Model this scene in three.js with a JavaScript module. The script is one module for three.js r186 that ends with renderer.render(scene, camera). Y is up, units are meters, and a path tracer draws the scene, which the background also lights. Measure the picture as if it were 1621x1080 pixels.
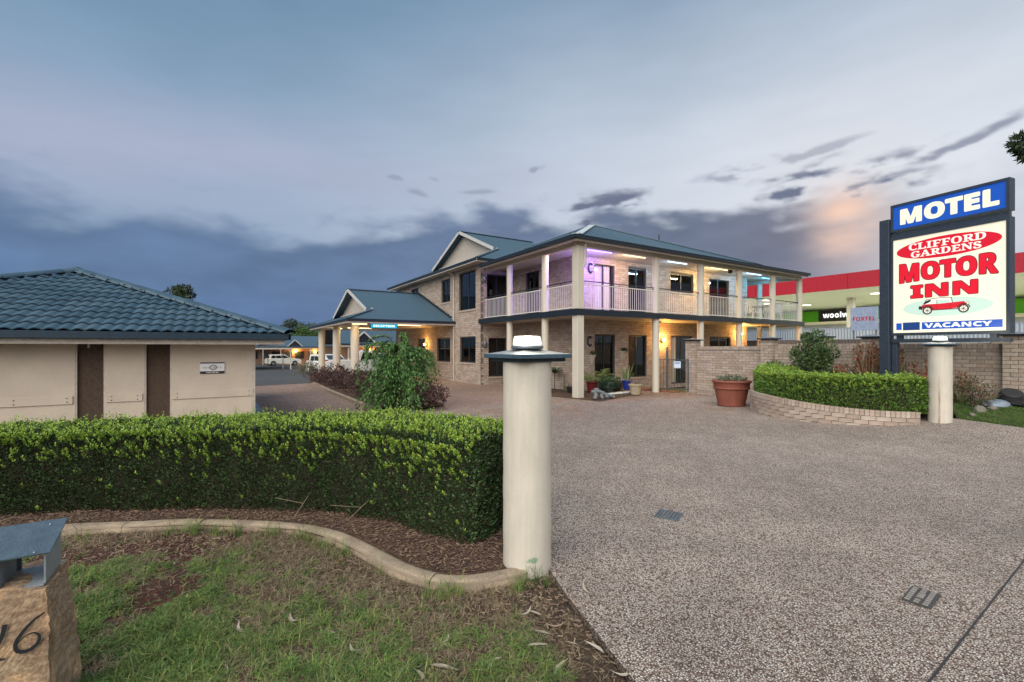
import * as THREE from 'three';
import { mergeGeometries, mergeVertices } from 'three/addons/utils/BufferGeometryUtils.js';
import { RoundedBoxGeometry } from 'three/addons/geometries/RoundedBoxGeometry.js';
import { TessellateModifier } from 'three/addons/modifiers/TessellateModifier.js';
import { RectAreaLightUniformsLib } from 'three/addons/lights/RectAreaLightUniformsLib.js';
import { ImprovedNoise } from 'three/addons/math/ImprovedNoise.js';
import { FontLoader } from 'three/addons/loaders/FontLoader.js';

// ---------- camera, sky, sun, exposure ----------
const scene = new THREE.Scene();
const YAW = 32.18 * Math.PI / 180, SN = Math.sin(YAW), CS = Math.cos(YAW), EYE = 1.6, FOC = 735;
const camera = new THREE.PerspectiveCamera(72.609, 1621 / 1080, 0.1, 600);
camera.position.set(0, EYE, 0);
camera.lookAt(SN * 10, EYE, -CS * 10);
camera.setViewOffset(1621, 1080, 0, -11, 1621, 1080);
camera.updateMatrixWorld();
const renderer = new THREE.WebGLRenderer({ antialias: true });
renderer.setSize(1024, 682);
renderer.toneMapping = THREE.LinearToneMapping;
renderer.toneMappingExposure = 3.2;
renderer.shadowMap.enabled = true;
RectAreaLightUniformsLib.init();

function rand(seed) { let a = seed >>> 0; return () => { a = (a + 0x6D2B79F5) | 0; let t = Math.imul(a ^ (a >>> 15), 1 | a); t = (t + Math.imul(t ^ (t >>> 7), 61 | t)) ^ t; return ((t ^ (t >>> 14)) >>> 0) / 4294967296; }; }
const noise = new ImprovedNoise();
function fbm(x, y, z, n = 4) { let v = 0, a = 0.5; for (let i = 0; i < n; i++) { v += a * noise.noise(x, y, z); x *= 2.03; y *= 2.03; z *= 2.03; a *= 0.5; } return v; }
const lerp = (a, b, t) => a + (b - a) * t, clamp = (x, a = 0, b = 1) => Math.min(b, Math.max(a, x));
const sstep = (a, b, x) => { const t = clamp((x - a) / (b - a)); return t * t * (3 - 2 * t); };
const lin = (c) => c.map((v) => { v /= 255; return v <= 0.04045 ? v / 12.92 : ((v + 0.055) / 1.055) ** 2.4; });
const mix3 = (a, b, t) => [lerp(a[0], b[0], t), lerp(a[1], b[1], t), lerp(a[2], b[2], t)];
const D2R = Math.PI / 180;

function makeSky() {
  const W = 3072, H = 1536, data = new Float32Array(W * H * 4);
  const C = {
    zenL: lin([100, 136, 166]), zenR: lin([136, 160, 186]), midL: lin([146, 170, 196]), midR: lin([220, 226, 235]),
    lav: lin([172, 178, 202]), horL: lin([92, 120, 164]), horR: lin([206, 208, 216]), bandL: lin([97, 122, 158]), bandR: lin([80, 92, 120]), glow: lin([255, 214, 190]), wisp: lin([112, 120, 144]),
  };
  // small dark clouds: [azimuth right of the view axis, elevation, half width, half height, tilt, strength], degrees
  const wisps = [[11.6, 17.0, 4.2, 1.3, 0.16, 1.2], [13.8, 17.9, 2.4, 0.6, 0.1, 0.7], [31.4, 17.1, 3.4, 0.95, 0.22, 1.1], [33.0, 18.2, 2.0, 0.5, 0.3, 0.7], [38.6, 16.2, 4.2, 1.0, 0.12, 1.1], [37.5, 17.9, 3.2, 0.7, 0.2, 0.8], [43.2, 18.2, 3.8, 0.6, 0.25, 0.8], [28.0, 19.3, 4.0, 0.7, 0.2, 0.55], [34.0, 19.8, 3.4, 0.5, 0.15, 0.5], [-13.6, 19.8, 0.9, 0.3, -0.1, 0.4], [-9.6, 20.0, 0.7, 0.28, -0.1, 0.35], [-11.0, 18.3, 1.1, 0.34, -0.15, 0.4], [-4.2, 18.6, 2.4, 0.36, 0.02, 0.4], [3.2, 21.2, 1.0, 0.3, 0.2, 0.5]];
  for (let j = 0; j < H; j++) {
    const el = ((j + 0.5) / H - 0.5) * 180, ce = Math.cos(el * D2R), y = Math.sin(el * D2R);
    for (let i = 0; i < W; i++) {
      const th = ((i + 0.5) / W - 0.5) * 2 * Math.PI, x = ce * Math.cos(th), z = ce * Math.sin(th), k = (j * W + i) * 4;
      let c;
      if (el < -4) c = [0.07, 0.08, 0.09];
      else {
        let az = Math.atan2(x, -z) / D2R - 32.18; if (az < -180) az += 360; if (az > 180) az -= 360;
        const e = Math.max(el, 0), w = 0.5 + 0.5 * Math.cos((az - 72) * D2R), wr = sstep(0.3, 0.95, w);
        const n1 = fbm(x * 2.2, y * 5, z * 2.2, 4), n2 = fbm(x * 5 + 7, y * 12, z * 5, 5);
        const zen = mix3(C.zenL, C.zenR, wr), mid = mix3(C.midL, C.midR, wr), hor = mix3(C.horL, C.horR, wr);
        const up = sstep(16, 42, e + n1 * 5);
        c = mix3(mid, zen, up);
        c = mix3(c, C.lav, 0.8 * Math.exp(-(((e - 18 + n1 * 6) / 5) ** 2)) * (1 - wr));
        c = mix3(hor, c, sstep(0, 14, e));
        const streak0 = fbm(x * 9 + 5, y * 26, z * 9, 5);
        // the long cloud bank above the horizon
        const top = 13.6 + 2.2 * sstep(-40, 5, az) - 0.9 * sstep(25, 60, az) + 4.5 * sstep(60, 95, Math.abs(az)) + n1 * 5 + n2 * 8 + streak0 * 3;
        const soft = lerp(2.6, 1.9, wr);
        let dens = 1 - sstep(top - soft, top + soft, e);
        dens *= 1 - 0.8 * sstep(30, 46, az) * sstep(95, 70, az);
        const low = sstep(1, 9, e + n1 * 4);
        c = mix3(c, mix3(mix3(C.horL, C.bandL, low), mix3(mix3(C.bandR, C.horR, 0.25), C.bandR, low), wr), dens * lerp(0.92, 0.88, wr));
        const streak = fbm(x * 6 + 3, y * 34, z * 6, 4);
        c = c.map((v) => v * (1 + streak * 0.06 + n2 * (0.06 + 0.22 * dens) + streak0 * 0.22 * dens));
        const dg = Math.hypot((az - 35.6) * ce, el - 13.0 + n2 * 2.5), g = Math.exp(-((dg / 2.6) ** 2)), g2 = Math.exp(-((dg / 8) ** 2));
        c = mix3(c, C.glow, 0.16 * g2 * (0.6 + n2)); c = mix3(c, C.glow, clamp(0.95 * g * (0.9 + 1.6 * n2)));
        const wn = fbm(x * 15 + n2 * 0.8, y * 44, z * 15, 6);
        for (const [wa, we, hw, hh, tl, st] of wisps) {
          const u = (az - wa) * ce + n2 * hw * 2.2 + wn * hw * 0.8, v = el - we - tl * u + wn * hh * 2.4 + streak * hh * 1.5; if (Math.abs(u) > hw * 3 || Math.abs(v) > hh * 3) continue;
          const f = Math.exp(-((u / hw) ** 2) - ((v / hh) ** 2)) * (0.95 + wn * 3.4);
          c = mix3(c, C.wisp, clamp(sstep(0.18, 1.15, f) * 0.9 * st));
        }
      }
      data[k] = c[0] * SKY; data[k + 1] = c[1] * SKY; data[k + 2] = c[2] * SKY; data[k + 3] = 1;
    }
  }
  const t = new THREE.DataTexture(data, W, H, THREE.RGBAFormat, THREE.FloatType);
  t.mapping = THREE.EquirectangularReflectionMapping; t.magFilter = t.minFilter = THREE.LinearFilter; t.wrapS = THREE.RepeatWrapping; t.needsUpdate = true;
  return t;
}
const SKY = 0.318;
scene.background = makeSky();
scene.environment = scene.background;
const sun = new THREE.DirectionalLight(new THREE.Color(1, 0.94, 0.84), 1.5);
sun.position.set(-30, 42, 18);            // veiled evening light through thin high cloud: very soft
sun.target.position.set(8, 0, -12); scene.add(sun.target);
sun.castShadow = true; sun.shadow.radius = 150; sun.shadow.mapSize.set(2048, 2048);
Object.assign(sun.shadow.camera, { left: -45, right: 45, top: 45, bottom: -45, near: 1, far: 160 });
scene.add(sun);
// ---------- helpers ----------
const used = new Map();
function numbered(n) { const k = used.get(n) || 0; used.set(n, k + 1); return k ? n + '_' + String(k).padStart(3, '0') : n; }
function uvm(g) { // uv in metres, from the dominant axis of each face normal
  const p = g.attributes.position, n = g.attributes.normal, uv = new Float32Array(p.count * 2);
  for (let i = 0; i < p.count; i++) {
    const ax = Math.abs(n.getX(i)), ay = Math.abs(n.getY(i)), az = Math.abs(n.getZ(i));
    if (ay >= ax && ay >= az) { uv[2 * i] = p.getX(i); uv[2 * i + 1] = p.getZ(i); }
    else if (ax >= az) { uv[2 * i] = p.getZ(i); uv[2 * i + 1] = p.getY(i); }
    else { uv[2 * i] = p.getX(i); uv[2 * i + 1] = p.getY(i); }
  }
  g.setAttribute('uv', new THREE.BufferAttribute(uv, 2)); return g;
}
const isArr = Array.isArray;
function merge(list) {
  if (!isArr(list)) return list;
  if (list.length === 1) return list[0];
  return mergeGeometries(list.map((g) => { const q = g.index ? g.toNonIndexed() : g.clone(); for (const k of Object.keys(q.attributes)) if (!['position', 'normal', 'uv', 'color'].includes(k)) q.deleteAttribute(k); return q; }));
}
function mesh(name, geo, mat, parent) {
  const m = new THREE.Mesh(merge(geo), mat); m.name = name; m.castShadow = m.receiveShadow = true; (parent || scene).add(m); return m;
}
function thing(name, label, category, pos = [0, 0, 0], turn = 0, group) {
  const o = new THREE.Group(); o.name = numbered(name); o.position.set(...pos); o.rotation.y = turn; o.userData = { label, category }; if (group) o.userData.group = group; scene.add(o); return o;
}
function tag(o, label, category, group) { o.name = numbered(o.name); o.userData = { ...o.userData, label, category }; if (group) o.userData.group = group; return o; }
function struct(name, geo, mat, label, category) { const m = mesh(numbered(name), geo, mat); m.userData = { kind: 'structure', label, category }; return m; }
function copy(o, pos, turn, label) { const c = o.clone(); c.name = numbered(o.name.replace(/_\d\d\d$/, '')); c.userData = { ...o.userData, label }; c.position.set(...pos); if (turn !== undefined) c.rotation.y = turn; scene.add(c); return c; }
function bx(x0, x1, y0, y1, z0, z1) { const g = new THREE.BoxGeometry(Math.abs(x1 - x0), Math.abs(y1 - y0), Math.abs(z1 - z0)); g.translate((x0 + x1) / 2, (y0 + y1) / 2, (z0 + z1) / 2); return uvm(g); }
function rbx(x0, x1, y0, y1, z0, z1, r = 0.01, s = 2) { const g = new RoundedBoxGeometry(x1 - x0, y1 - y0, z1 - z0, s, r); g.translate((x0 + x1) / 2, (y0 + y1) / 2, (z0 + z1) / 2); return uvm(g); }
function cyl(r0, r1, y0, y1, x = 0, z = 0, seg = 24, open = false) { const g = new THREE.CylinderGeometry(r1, r0, y1 - y0, seg, 1, open); g.translate(x, (y0 + y1) / 2, z); return g; }
function lathe(pts, seg = 40) { return new THREE.LatheGeometry(pts.map((p) => new THREE.Vector2(p[0], p[1])), seg); }
function tube(pts, r, seg = 24, rs = 8) { return new THREE.TubeGeometry(new THREE.CatmullRomCurve3(pts.map((p) => new THREE.Vector3(...p))), seg, r, rs); }
function bar(a, b, r, rs = 8) { // straight round bar between two points
  const A = new THREE.Vector3(...a), B = new THREE.Vector3(...b), L = A.distanceTo(B), g = new THREE.CylinderGeometry(r, r, L, rs);
  g.applyQuaternion(new THREE.Quaternion().setFromUnitVectors(new THREE.Vector3(0, 1, 0), B.clone().sub(A).normalize())); g.translate((A.x + B.x) / 2, (A.y + B.y) / 2, (A.z + B.z) / 2); return g;
}
function beam(a, b, w, h) { // box beam, width w sideways, height h
  const A = new THREE.Vector3(...a), B = new THREE.Vector3(...b), L = A.distanceTo(B), g = new THREE.BoxGeometry(w, h, L);
  const m = new THREE.Matrix4().lookAt(A, B, new THREE.Vector3(0, 1, 0)); g.applyMatrix4(m); g.translate((A.x + B.x) / 2, (A.y + B.y) / 2, (A.z + B.z) / 2); return g;
}
function poly(pts) { // flat convex polygon in 3-D
  const g = new THREE.BufferGeometry(), v = [], uv = [], P = pts.map((p) => new THREE.Vector3(...p)), n = P[1].clone().sub(P[0]).cross(P[2].clone().sub(P[0])).normalize();
  const u = P[1].clone().sub(P[0]).normalize(), w = n.clone().cross(u), nn = [];
  for (let i = 1; i + 1 < P.length; i++) for (const q of [P[0], P[i], P[i + 1]]) { v.push(q.x, q.y, q.z); nn.push(n.x, n.y, n.z); const d = q.clone().sub(P[0]); uv.push(d.dot(u), d.dot(w)); }
  g.setAttribute('position', new THREE.Float32BufferAttribute(v, 3)); g.setAttribute('normal', new THREE.Float32BufferAttribute(nn, 3)); g.setAttribute('uv', new THREE.Float32BufferAttribute(uv, 2)); return g;
}
function slab(pts, t) { // thick sheet below a flat convex polygon
  const low = pts.map((p) => [p[0], p[1] - t, p[2]]), out = [poly(pts), poly([...low].reverse())];
  for (let i = 0; i < pts.length; i++) { const j = (i + 1) % pts.length; out.push(poly([pts[i], low[i], low[j], pts[j]])); }
  return mergeGeometries(out);
}
function project(x, y, z) { const d = x * SN - z * CS, r = x * CS + z * SN; return [810.5 + FOC * r / d, 551 - FOC * (y - EYE) / d, d]; }

// ---------- ground shape ----------
function G(x, z) {
  let g = 0.46 * sstep(9.3, 14.5, x) * sstep(-8, -3, z);
  if (z < -27) g -= Math.min(0.7, 0.047 * (-27 - z)) * sstep(30, 20, x) + 0.011 * clamp(-42 - z, 0, 30);
  return g;
}
const tess = new TessellateModifier(0.7, 9);
function sheet(pts, yoff, edge = 0.7, height = G) { // ground sheet following G, uv in metres
  const sh = new THREE.Shape(pts.map((p) => new THREE.Vector2(p[0], -p[1])));
  let g = new THREE.ShapeGeometry(sh); g.rotateX(-Math.PI / 2); g = g.toNonIndexed();
  tess.maxEdgeLength = edge; g = tess.modify(g);
  const p = g.attributes.position, uv = new Float32Array(p.count * 2);
  for (let i = 0; i < p.count; i++) { const x = p.getX(i), z = p.getZ(i); p.setY(i, height(x, z) + yoff); uv[2 * i] = x; uv[2 * i + 1] = z; }
  g.deleteAttribute('normal'); g.setAttribute('uv', new THREE.BufferAttribute(uv, 2)); g = mergeVertices(g, 1e-4); g.computeVertexNormals(); return g;
}
function tint(g, fn) { const p = g.attributes.position, c = new Float32Array(p.count * 3); for (let i = 0; i < p.count; i++) { const q = fn(p.getX(i), p.getY(i), p.getZ(i)); c.set(q, 3 * i); } g.setAttribute('color', new THREE.BufferAttribute(c, 3)); return g; }

// ---------- textures and materials ----------
function tex(n, fn, { srgb = true, m = 1, rep } = {}) { // n x n tiling texture, one tile = m metres
  const d = new Uint8Array(n * n * 4);
  for (let j = 0; j < n; j++) for (let i = 0; i < n; i++) { const c = fn(i / n, j / n, i, j), k = (j * n + i) * 4; d[k] = clamp(c[0]) * 255; d[k + 1] = clamp(c[1]) * 255; d[k + 2] = clamp(c[2]) * 255; d[k + 3] = 255; }
  const t = new THREE.DataTexture(d, n, n, THREE.RGBAFormat); t.wrapS = t.wrapT = THREE.RepeatWrapping; t.magFilter = THREE.LinearFilter; t.minFilter = THREE.LinearMipmapLinearFilter; t.generateMipmaps = true;
  if (srgb) t.colorSpace = THREE.SRGBColorSpace; t.repeat.set(1 / m, 1 / m); t.needsUpdate = true; return t;
}
function tnoise(u, v, f, n = 4, s = 0) { // tiling fbm on a torus
  let r = 0, a = 0.5; for (let i = 0; i < n; i++) { const q = f / (2 * Math.PI); const A = u * 2 * Math.PI, B = v * 2 * Math.PI; r += a * noise.noise(Math.cos(A) * q + s + Math.cos(B) * q * 0.7, Math.sin(A) * q + 5.2 + s, Math.sin(B) * q + Math.cos(B) * q * 0.5 + i * 9.1); f *= 2; a *= 0.5; } return r;
}
function voronoi(n, cells, seed) { // tiling cells: returns for each pixel [distance 1, distance 2, id]
  const r = rand(seed), P = []; for (let i = 0; i < cells * cells; i++) P.push([r(), r(), r(), r()]);
  const out = new Float32Array(n * n * 3);
  for (let j = 0; j < n; j++) for (let i = 0; i < n; i++) {
    const x = i / n * cells, y = j / n * cells, cx = Math.floor(x), cy = Math.floor(y); let a = 9, b = 9, id = 0;
    for (let dy = -1; dy <= 1; dy++) for (let dx = -1; dx <= 1; dx++) { const gx = (cx + dx + cells) % cells, gy = (cy + dy + cells) % cells, p = P[gy * cells + gx]; const d = Math.hypot(cx + dx + p[0] - x, (cy + dy + p[1] - y)); if (d < a) { b = a; a = d; id = p[2]; } else if (d < b) b = d; }
    const k = (j * n + i) * 3; out[k] = a; out[k + 1] = b; out[k + 2] = id;
  }
  return out;
}
const STD = (o) => new THREE.MeshStandardMaterial(o), PHY = (o) => new THREE.MeshPhysicalMaterial(o);
const L3 = (r, g, b) => new THREE.Color().setRGB(r, g, b);
const grainTex = tex(256, (u, v) => { const n = 0.86 + 0.16 * tnoise(u, v, 14, 4) + 0.08 * tnoise(u, v, 60, 2, 3); return [n, n, n]; }, { m: 0.9 });
const grainBump = tex(256, (u, v) => { const n = 0.5 + 0.5 * tnoise(u, v, 40, 4, 8); return [n, n, n]; }, { srgb: false, m: 0.5 });
const M = {};
{
  const N = 1024, V = voronoi(N, 96, 5), V2 = voronoi(N, 150, 9);
  const col = tex(N, (u, v, i, j) => {
    const k = (j * N + i) * 3, e = V[k + 1] - V[k], id = V[k + 2], e2 = V2[k + 1] - V2[k], id2 = V2[k + 2];
    const n = tnoise(u, v, 5, 3); let stone = id < 0.6 ? [0.83, 0.775, 0.715] : id < 0.76 ? [0.62, 0.54, 0.48] : id < 0.93 ? [0.92, 0.89, 0.85] : [0.45, 0.39, 0.36];
    const on = id > 0.1 && V[k] < 0.5 ? sstep(0.1, 0.24, e) : 0, on2 = sstep(0.12, 0.24, e2) * (id2 > 0.5 ? 1 : 0);
    const mat = mix3([0.34, 0.265, 0.225], [0.68, 0.61, 0.55], on2 * 0.85); const q = 0.94 + 0.12 * n; return mix3(mat, stone, on).map((x) => x * q);
  }, { m: 1.25 });
  const bump = tex(N, (u, v, i, j) => { const k = (j * N + i) * 3, e = V[k + 1] - V[k], h = V[k + 2] > 0.1 ? sstep(0, 0.5, e) : 0.1; return [h, h, h]; }, { srgb: false, m: 1.25 });
  M.pebble = STD({ map: col, bumpMap: bump, bumpScale: 0.005, roughness: 0.72, vertexColors: true });
}
M.asphalt = STD({ map: tex(256, (u, v) => { const n = 0.24 + 0.05 * tnoise(u, v, 6, 3) + 0.1 * tnoise(u, v, 80, 2, 4); return [n, n * 1.02, n * 1.06]; }, { m: 2.3 }), roughness: 0.85 });
{
  const N = 512, V = voronoi(N, 70, 21);
  const soil = (a, b, c) => tex(N, (u, v, i, j) => { const k = (j * N + i) * 3, n = tnoise(u, v, 9, 5), f = tnoise(u, v, 70, 3, 2), id = V[k + 2]; const t = clamp(0.5 + n * 0.9); const base = mix3(a, b, t); return mix3(base, c, id > 0.72 ? 0.75 : 0.1).map((x) => x * (0.86 + 0.5 * f)); }, { m: 1.4 });
  const sb = tex(N, (u, v, i, j) => { const k = (j * N + i) * 3, h = clamp(0.45 + 0.5 * tnoise(u, v, 20, 4) + 0.25 * V[k]); return [h, h, h]; }, { srgb: false, m: 1.4 });
  M.lawnSoil = STD({ map: soil([0.25, 0.185, 0.135], [0.36, 0.275, 0.2], [0.46, 0.37, 0.27]), bumpMap: sb, bumpScale: 0.02, roughness: 0.95, vertexColors: true });
  M.bedSoil = STD({ map: soil([0.24, 0.17, 0.13], [0.36, 0.25, 0.19], [0.46, 0.35, 0.26]), bumpMap: sb, bumpScale: 0.02, roughness: 0.95 });
}
M.terrain = STD({ map: tex(256, (u, v) => { const n = tnoise(u, v, 8, 5); return [0.3 + 0.1 * n, 0.33 + 0.1 * n, 0.2 + 0.06 * n]; }, { m: 3 }), roughness: 1 });
M.concrete = STD({ map: tex(512, (u, v) => { const n = tnoise(u, v, 5, 5), f = tnoise(u, v, 70, 3, 6); const q = 0.57 + 0.2 * n + 0.16 * f; return [q, q * 0.89, q * 0.76]; }, { m: 0.8 }), bumpMap: grainBump, bumpScale: 0.004, roughness: 0.9 });
M.mortar = STD({ color: L3(0.2, 0.165, 0.135), map: grainTex, bumpMap: grainBump, bumpScale: 0.003, roughness: 0.95 });
const brickTone = [[0.57, 0.455, 0.37], [0.5, 0.39, 0.315], [0.61, 0.505, 0.42], [0.46, 0.355, 0.285], [0.55, 0.425, 0.34]];
M.brick = brickTone.map((c) => STD({ color: L3(...c), map: grainTex, bumpMap: grainBump, bumpScale: 0.003, roughness: 0.9 }));
M.brickMany = STD({ color: 0xffffff, vertexColors: true, map: grainTex, bumpMap: grainBump, bumpScale: 0.003, roughness: 0.9 });
const greyTone = [[0.52, 0.425, 0.345], [0.45, 0.365, 0.3], [0.56, 0.46, 0.38], [0.49, 0.38, 0.295], [0.41, 0.33, 0.275]];
M.greyBrick = greyTone.map((c) => STD({ color: L3(...c), map: grainTex, bumpMap: grainBump, bumpScale: 0.003, roughness: 0.9 }));
M.cream = STD({ color: L3(0.66, 0.58, 0.49), map: grainTex, roughness: 0.6 });
M.creamWall = STD({ color: L3(0.64, 0.545, 0.445), map: tex(512, (u, v) => { const n = 0.93 + 0.07 * tnoise(u, v, 4, 5) + 0.04 * tnoise(u, v, 70, 2, 5); return [n, n * 0.995, n * 0.985]; }, { m: 1.7 }), bumpMap: grainBump, bumpScale: 0.0015, roughness: 0.7 });
M.render = STD({ color: L3(0.60, 0.55, 0.47), map: tex(512, (u, v) => { const n = 0.95 + 0.05 * tnoise(u, v * 0.4, 6, 5) + 0.03 * tnoise(u, v, 80, 2, 5); return [n, n * 0.995, n * 0.98]; }, { m: 0.8 }), bumpMap: grainBump, bumpScale: 0.001, roughness: 0.62 });
M.navy = STD({ color: L3(0.012, 0.021, 0.032), roughness: 0.45, map: grainTex });
M.colorbond = STD({ color: L3(0.075, 0.135, 0.185), roughness: 0.42, metalness: 0.15, map: grainTex });
M.blueGutter = STD({ color: L3(0.018, 0.042, 0.07), roughness: 0.4, map: grainTex });
M.ridgePale = STD({ color: L3(0.42, 0.47, 0.5), roughness: 0.5 });
M.tile = [[0.045, 0.098, 0.145], [0.055, 0.112, 0.162], [0.038, 0.085, 0.128], [0.062, 0.12, 0.165]].map((c) => STD({ color: L3(...c), map: grainTex, bumpMap: grainBump, bumpScale: 0.003, roughness: 0.5 }));
M.darkFrame = STD({ color: L3(0.018, 0.022, 0.03), roughness: 0.4 });
M.brownScreen = STD({ color: L3(0.1, 0.062, 0.04), map: tex(256, (u, v, i, j) => { const h = 0.7 + 0.3 * ((i % 4 < 2) ^ (j % 4 < 2) ? 1 : 0) + 0.3 * tnoise(u, v, 12, 4); return [h, h, h]; }, { m: 0.5 }), roughness: 0.85 });
M.glass = PHY({ color: 0xffffff, transmission: 1, thickness: 0, roughness: 0.02, ior: 1.5 });
M.tint = PHY({ color: L3(0.28, 0.3, 0.33), transmission: 1, thickness: 0, roughness: 0.02, ior: 1.6 });
M.interior = STD({ color: L3(0.16, 0.13, 0.11), roughness: 0.9 });
M.curtain = STD({ color: L3(0.62, 0.56, 0.46), roughness: 0.95 });
M.white = STD({ color: L3(0.72, 0.7, 0.66), roughness: 0.55, map: grainTex });
M.galv = STD({ color: L3(0.42, 0.46, 0.5), roughness: 0.42, metalness: 0.75, map: grainTex });
M.black = STD({ color: L3(0.02, 0.02, 0.022), roughness: 0.55 });
M.bark = STD({ color: L3(0.12, 0.085, 0.06), map: grainTex, bumpMap: grainBump, bumpScale: 0.01, roughness: 0.95 });
M.leafy = PHY({ color: 0xffffff, vertexColors: true, roughness: 0.6, side: THREE.DoubleSide });
M.leafDull = STD({ color: 0xffffff, vertexColors: true, roughness: 0.85, side: THREE.DoubleSide });
const glow = (r, g, b, k) => STD({ color: L3(0.8, 0.8, 0.8), emissive: L3(r, g, b), emissiveIntensity: k, roughness: 0.5 });
const font = await new FontLoader().loadAsync('fonts/droid/droid_sans_bold.typeface.json');
const serifFont = await new FontLoader().loadAsync('fonts/droid/droid_serif_bold.typeface.json');

// many small leaves in one geometry: each a folded diamond; spot(i) gives {p, d (growth direction), s (length), w, c (colour)}
function leaves(n, spot, seed, curl = 0.25) {
  const r = rand(seed), pos = new Float32Array(n * 15), col = new Float32Array(n * 15), idx = new Uint32Array(n * 12), D = new THREE.Vector3(), S = new THREE.Vector3(), U = new THREE.Vector3(), R = new THREE.Vector3();
  let m = 0;
  for (let i = 0; i < n; i++) {
    const q = spot(i, r); if (!q) continue;
    D.set(...q.d).normalize(); R.set(r() - 0.5, r() - 0.5, r() - 0.5).normalize(); S.crossVectors(D, R).normalize(); U.crossVectors(S, D);
    const w = q.w * 0.5, L = q.s, b = m * 15, [x, y, z] = q.p;
    const put = (k, a, s, u) => { pos[b + k * 3] = x + D.x * a + S.x * s + U.x * u; pos[b + k * 3 + 1] = y + D.y * a + S.y * s + U.y * u; pos[b + k * 3 + 2] = z + D.z * a + S.z * s + U.z * u; };
    put(0, 0, 0, 0); put(1, L * 0.45, w, w * 0.35); put(2, L * 0.45, -w, w * 0.35); put(3, L, 0, -L * curl); put(4, L * 0.5, 0, 0);
    for (let k = 0; k < 5; k++) { col[b + k * 3] = q.c[0]; col[b + k * 3 + 1] = q.c[1]; col[b + k * 3 + 2] = q.c[2]; }
    const o = m * 5; idx.set([o, o + 1, o + 4, o + 1, o + 3, o + 4, o + 3, o + 2, o + 4, o + 2, o, o + 4], m * 12); m++;
  }
  const g = new THREE.BufferGeometry(); g.setAttribute('position', new THREE.BufferAttribute(pos.slice(0, m * 15), 3)); g.setAttribute('color', new THREE.BufferAttribute(col.slice(0, m * 15), 3)); g.setIndex(new THREE.BufferAttribute(idx.slice(0, m * 12), 1));
  g.computeVertexNormals(); return g;
}
const jit = (c, r, k = 0.3) => { const f = 1 + (r() - 0.5) * 2 * k; return [c[0] * f * (1 + (r() - 0.5) * 0.15), c[1] * f, c[2] * f]; };
const pick = (a, r) => a[Math.floor(r() * a.length)];
// ---------- the setting: ground, driveway, car park, beds ----------
{
  const g = new THREE.PlaneGeometry(520, 520, 130, 130); g.rotateX(-Math.PI / 2); g.translate(40, 0, -60);
  const p = g.attributes.position; for (let i = 0; i < p.count; i++) p.setY(i, G(p.getX(i), p.getZ(i)) - 0.14 - 0.9 * sstep(80, 250, Math.hypot(p.getX(i), p.getZ(i)))); g.computeVertexNormals(); uvm(g);
  struct('ground', g, M.terrain, 'dry grassy ground stretching away behind the buildings', 'ground');
}
const oilSpots = (() => { const r = rand(8), o = []; for (let i = 0; i < 26; i++) o.push([2.6 + r() * 9, -1 - r() * 9, 0.05 + 0.16 * r() * r(), 0.12 + 0.22 * r()]); return o; })();
const stain = (x, z) => { let s = 1.0 + 0.42 * fbm(x * 0.3, 3, z * 0.3, 4) + 0.3 * fbm(x * 1.5, 8, z * 1.5, 4) + 0.14 * fbm(x * 6, 2, z * 6, 2); for (const [a, b, q, k] of oilSpots) { const d = Math.hypot(x - a, z - b) / q; if (d < 2.5) s *= 1 - k * sstep(1.3, 0.5, d + 0.8 * fbm(x * 7, 1, z * 7, 3)); } return s; };
const driveEdge = [[0.9, 3.2], [1.42, -0.6], [1.68, -1.55], [1.9, -2.35], [2.12, -3.0], [2.3, -4.4], [2.0, -5.9], [0.4, -8.2], [-4, -9.4], [-4, -10.45], [0.62, -10.45], [0.62, -22.0], [3.3, -22.7], [9.62, -22.9], [9.62, -17.9], [11.08, -17.85], [11.08, -13.2], [13.4, -13.2], [14.25, -10.5], [14.25, -5.5], [12.0, -3.05], [11.8, -2.1], [12.1, 0], [12.9, 3.2]];
{
  const tone = (x, y, z) => { const s = stain(x, z), w = clamp(0.5 + 1.2 * fbm(x * 0.22 + 4, 1, z * 0.22, 3)), old = sstep(-0.12, 0.2, (-9.6 - z) * 0.12 + fbm(x * 0.6, 4, z * 0.6, 4)); return mix3([s * lerp(0.97, 1.02, w), s * lerp(0.99, 1.02, w), s * lerp(1.03, 1.04, w)], [s * 0.92, s * 0.77, s * 0.71], old); };
  const top = tint(sheet(driveEdge, 0, 0.16), tone);
  const side = []; for (let i = 0; i < driveEdge.length; i++) { const a = driveEdge[i], b = driveEdge[(i + 1) % driveEdge.length]; side.push(poly([[a[0], G(...a), a[1]], [b[0], G(...b), b[1]], [b[0], G(...b) - 0.13, b[1]], [a[0], G(...a) - 0.13, a[1]]])); }
  const sd = tint(mergeGeometries(side), () => [0.5, 0.45, 0.42]);
  const d = struct('driveway', [top, sd], M.pebble, 'exposed aggregate pebble driveway sweeping in to the motel', 'driveway');
  // saw-cut control joints: narrow strips of dark filler lying in the slab
  const joint = (a, b, w) => { const dx = b[0] - a[0], dz = b[1] - a[1], l = Math.hypot(dx, dz), nx = -dz / l * w / 2, nz = dx / l * w / 2; return sheet([[a[0] + nx, a[1] + nz], [b[0] + nx, b[1] + nz], [b[0] - nx, b[1] - nz], [a[0] - nx, a[1] - nz]], 0.004, 0.6); };
  mesh('control_joint', joint([1.9, -0.78], [8.2, -1.02], 0.011), M.black, d);
  mesh('control_joint', joint([0.75, -21.9], [9.5, -22.6], 0.014), M.black, d);
}
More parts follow.
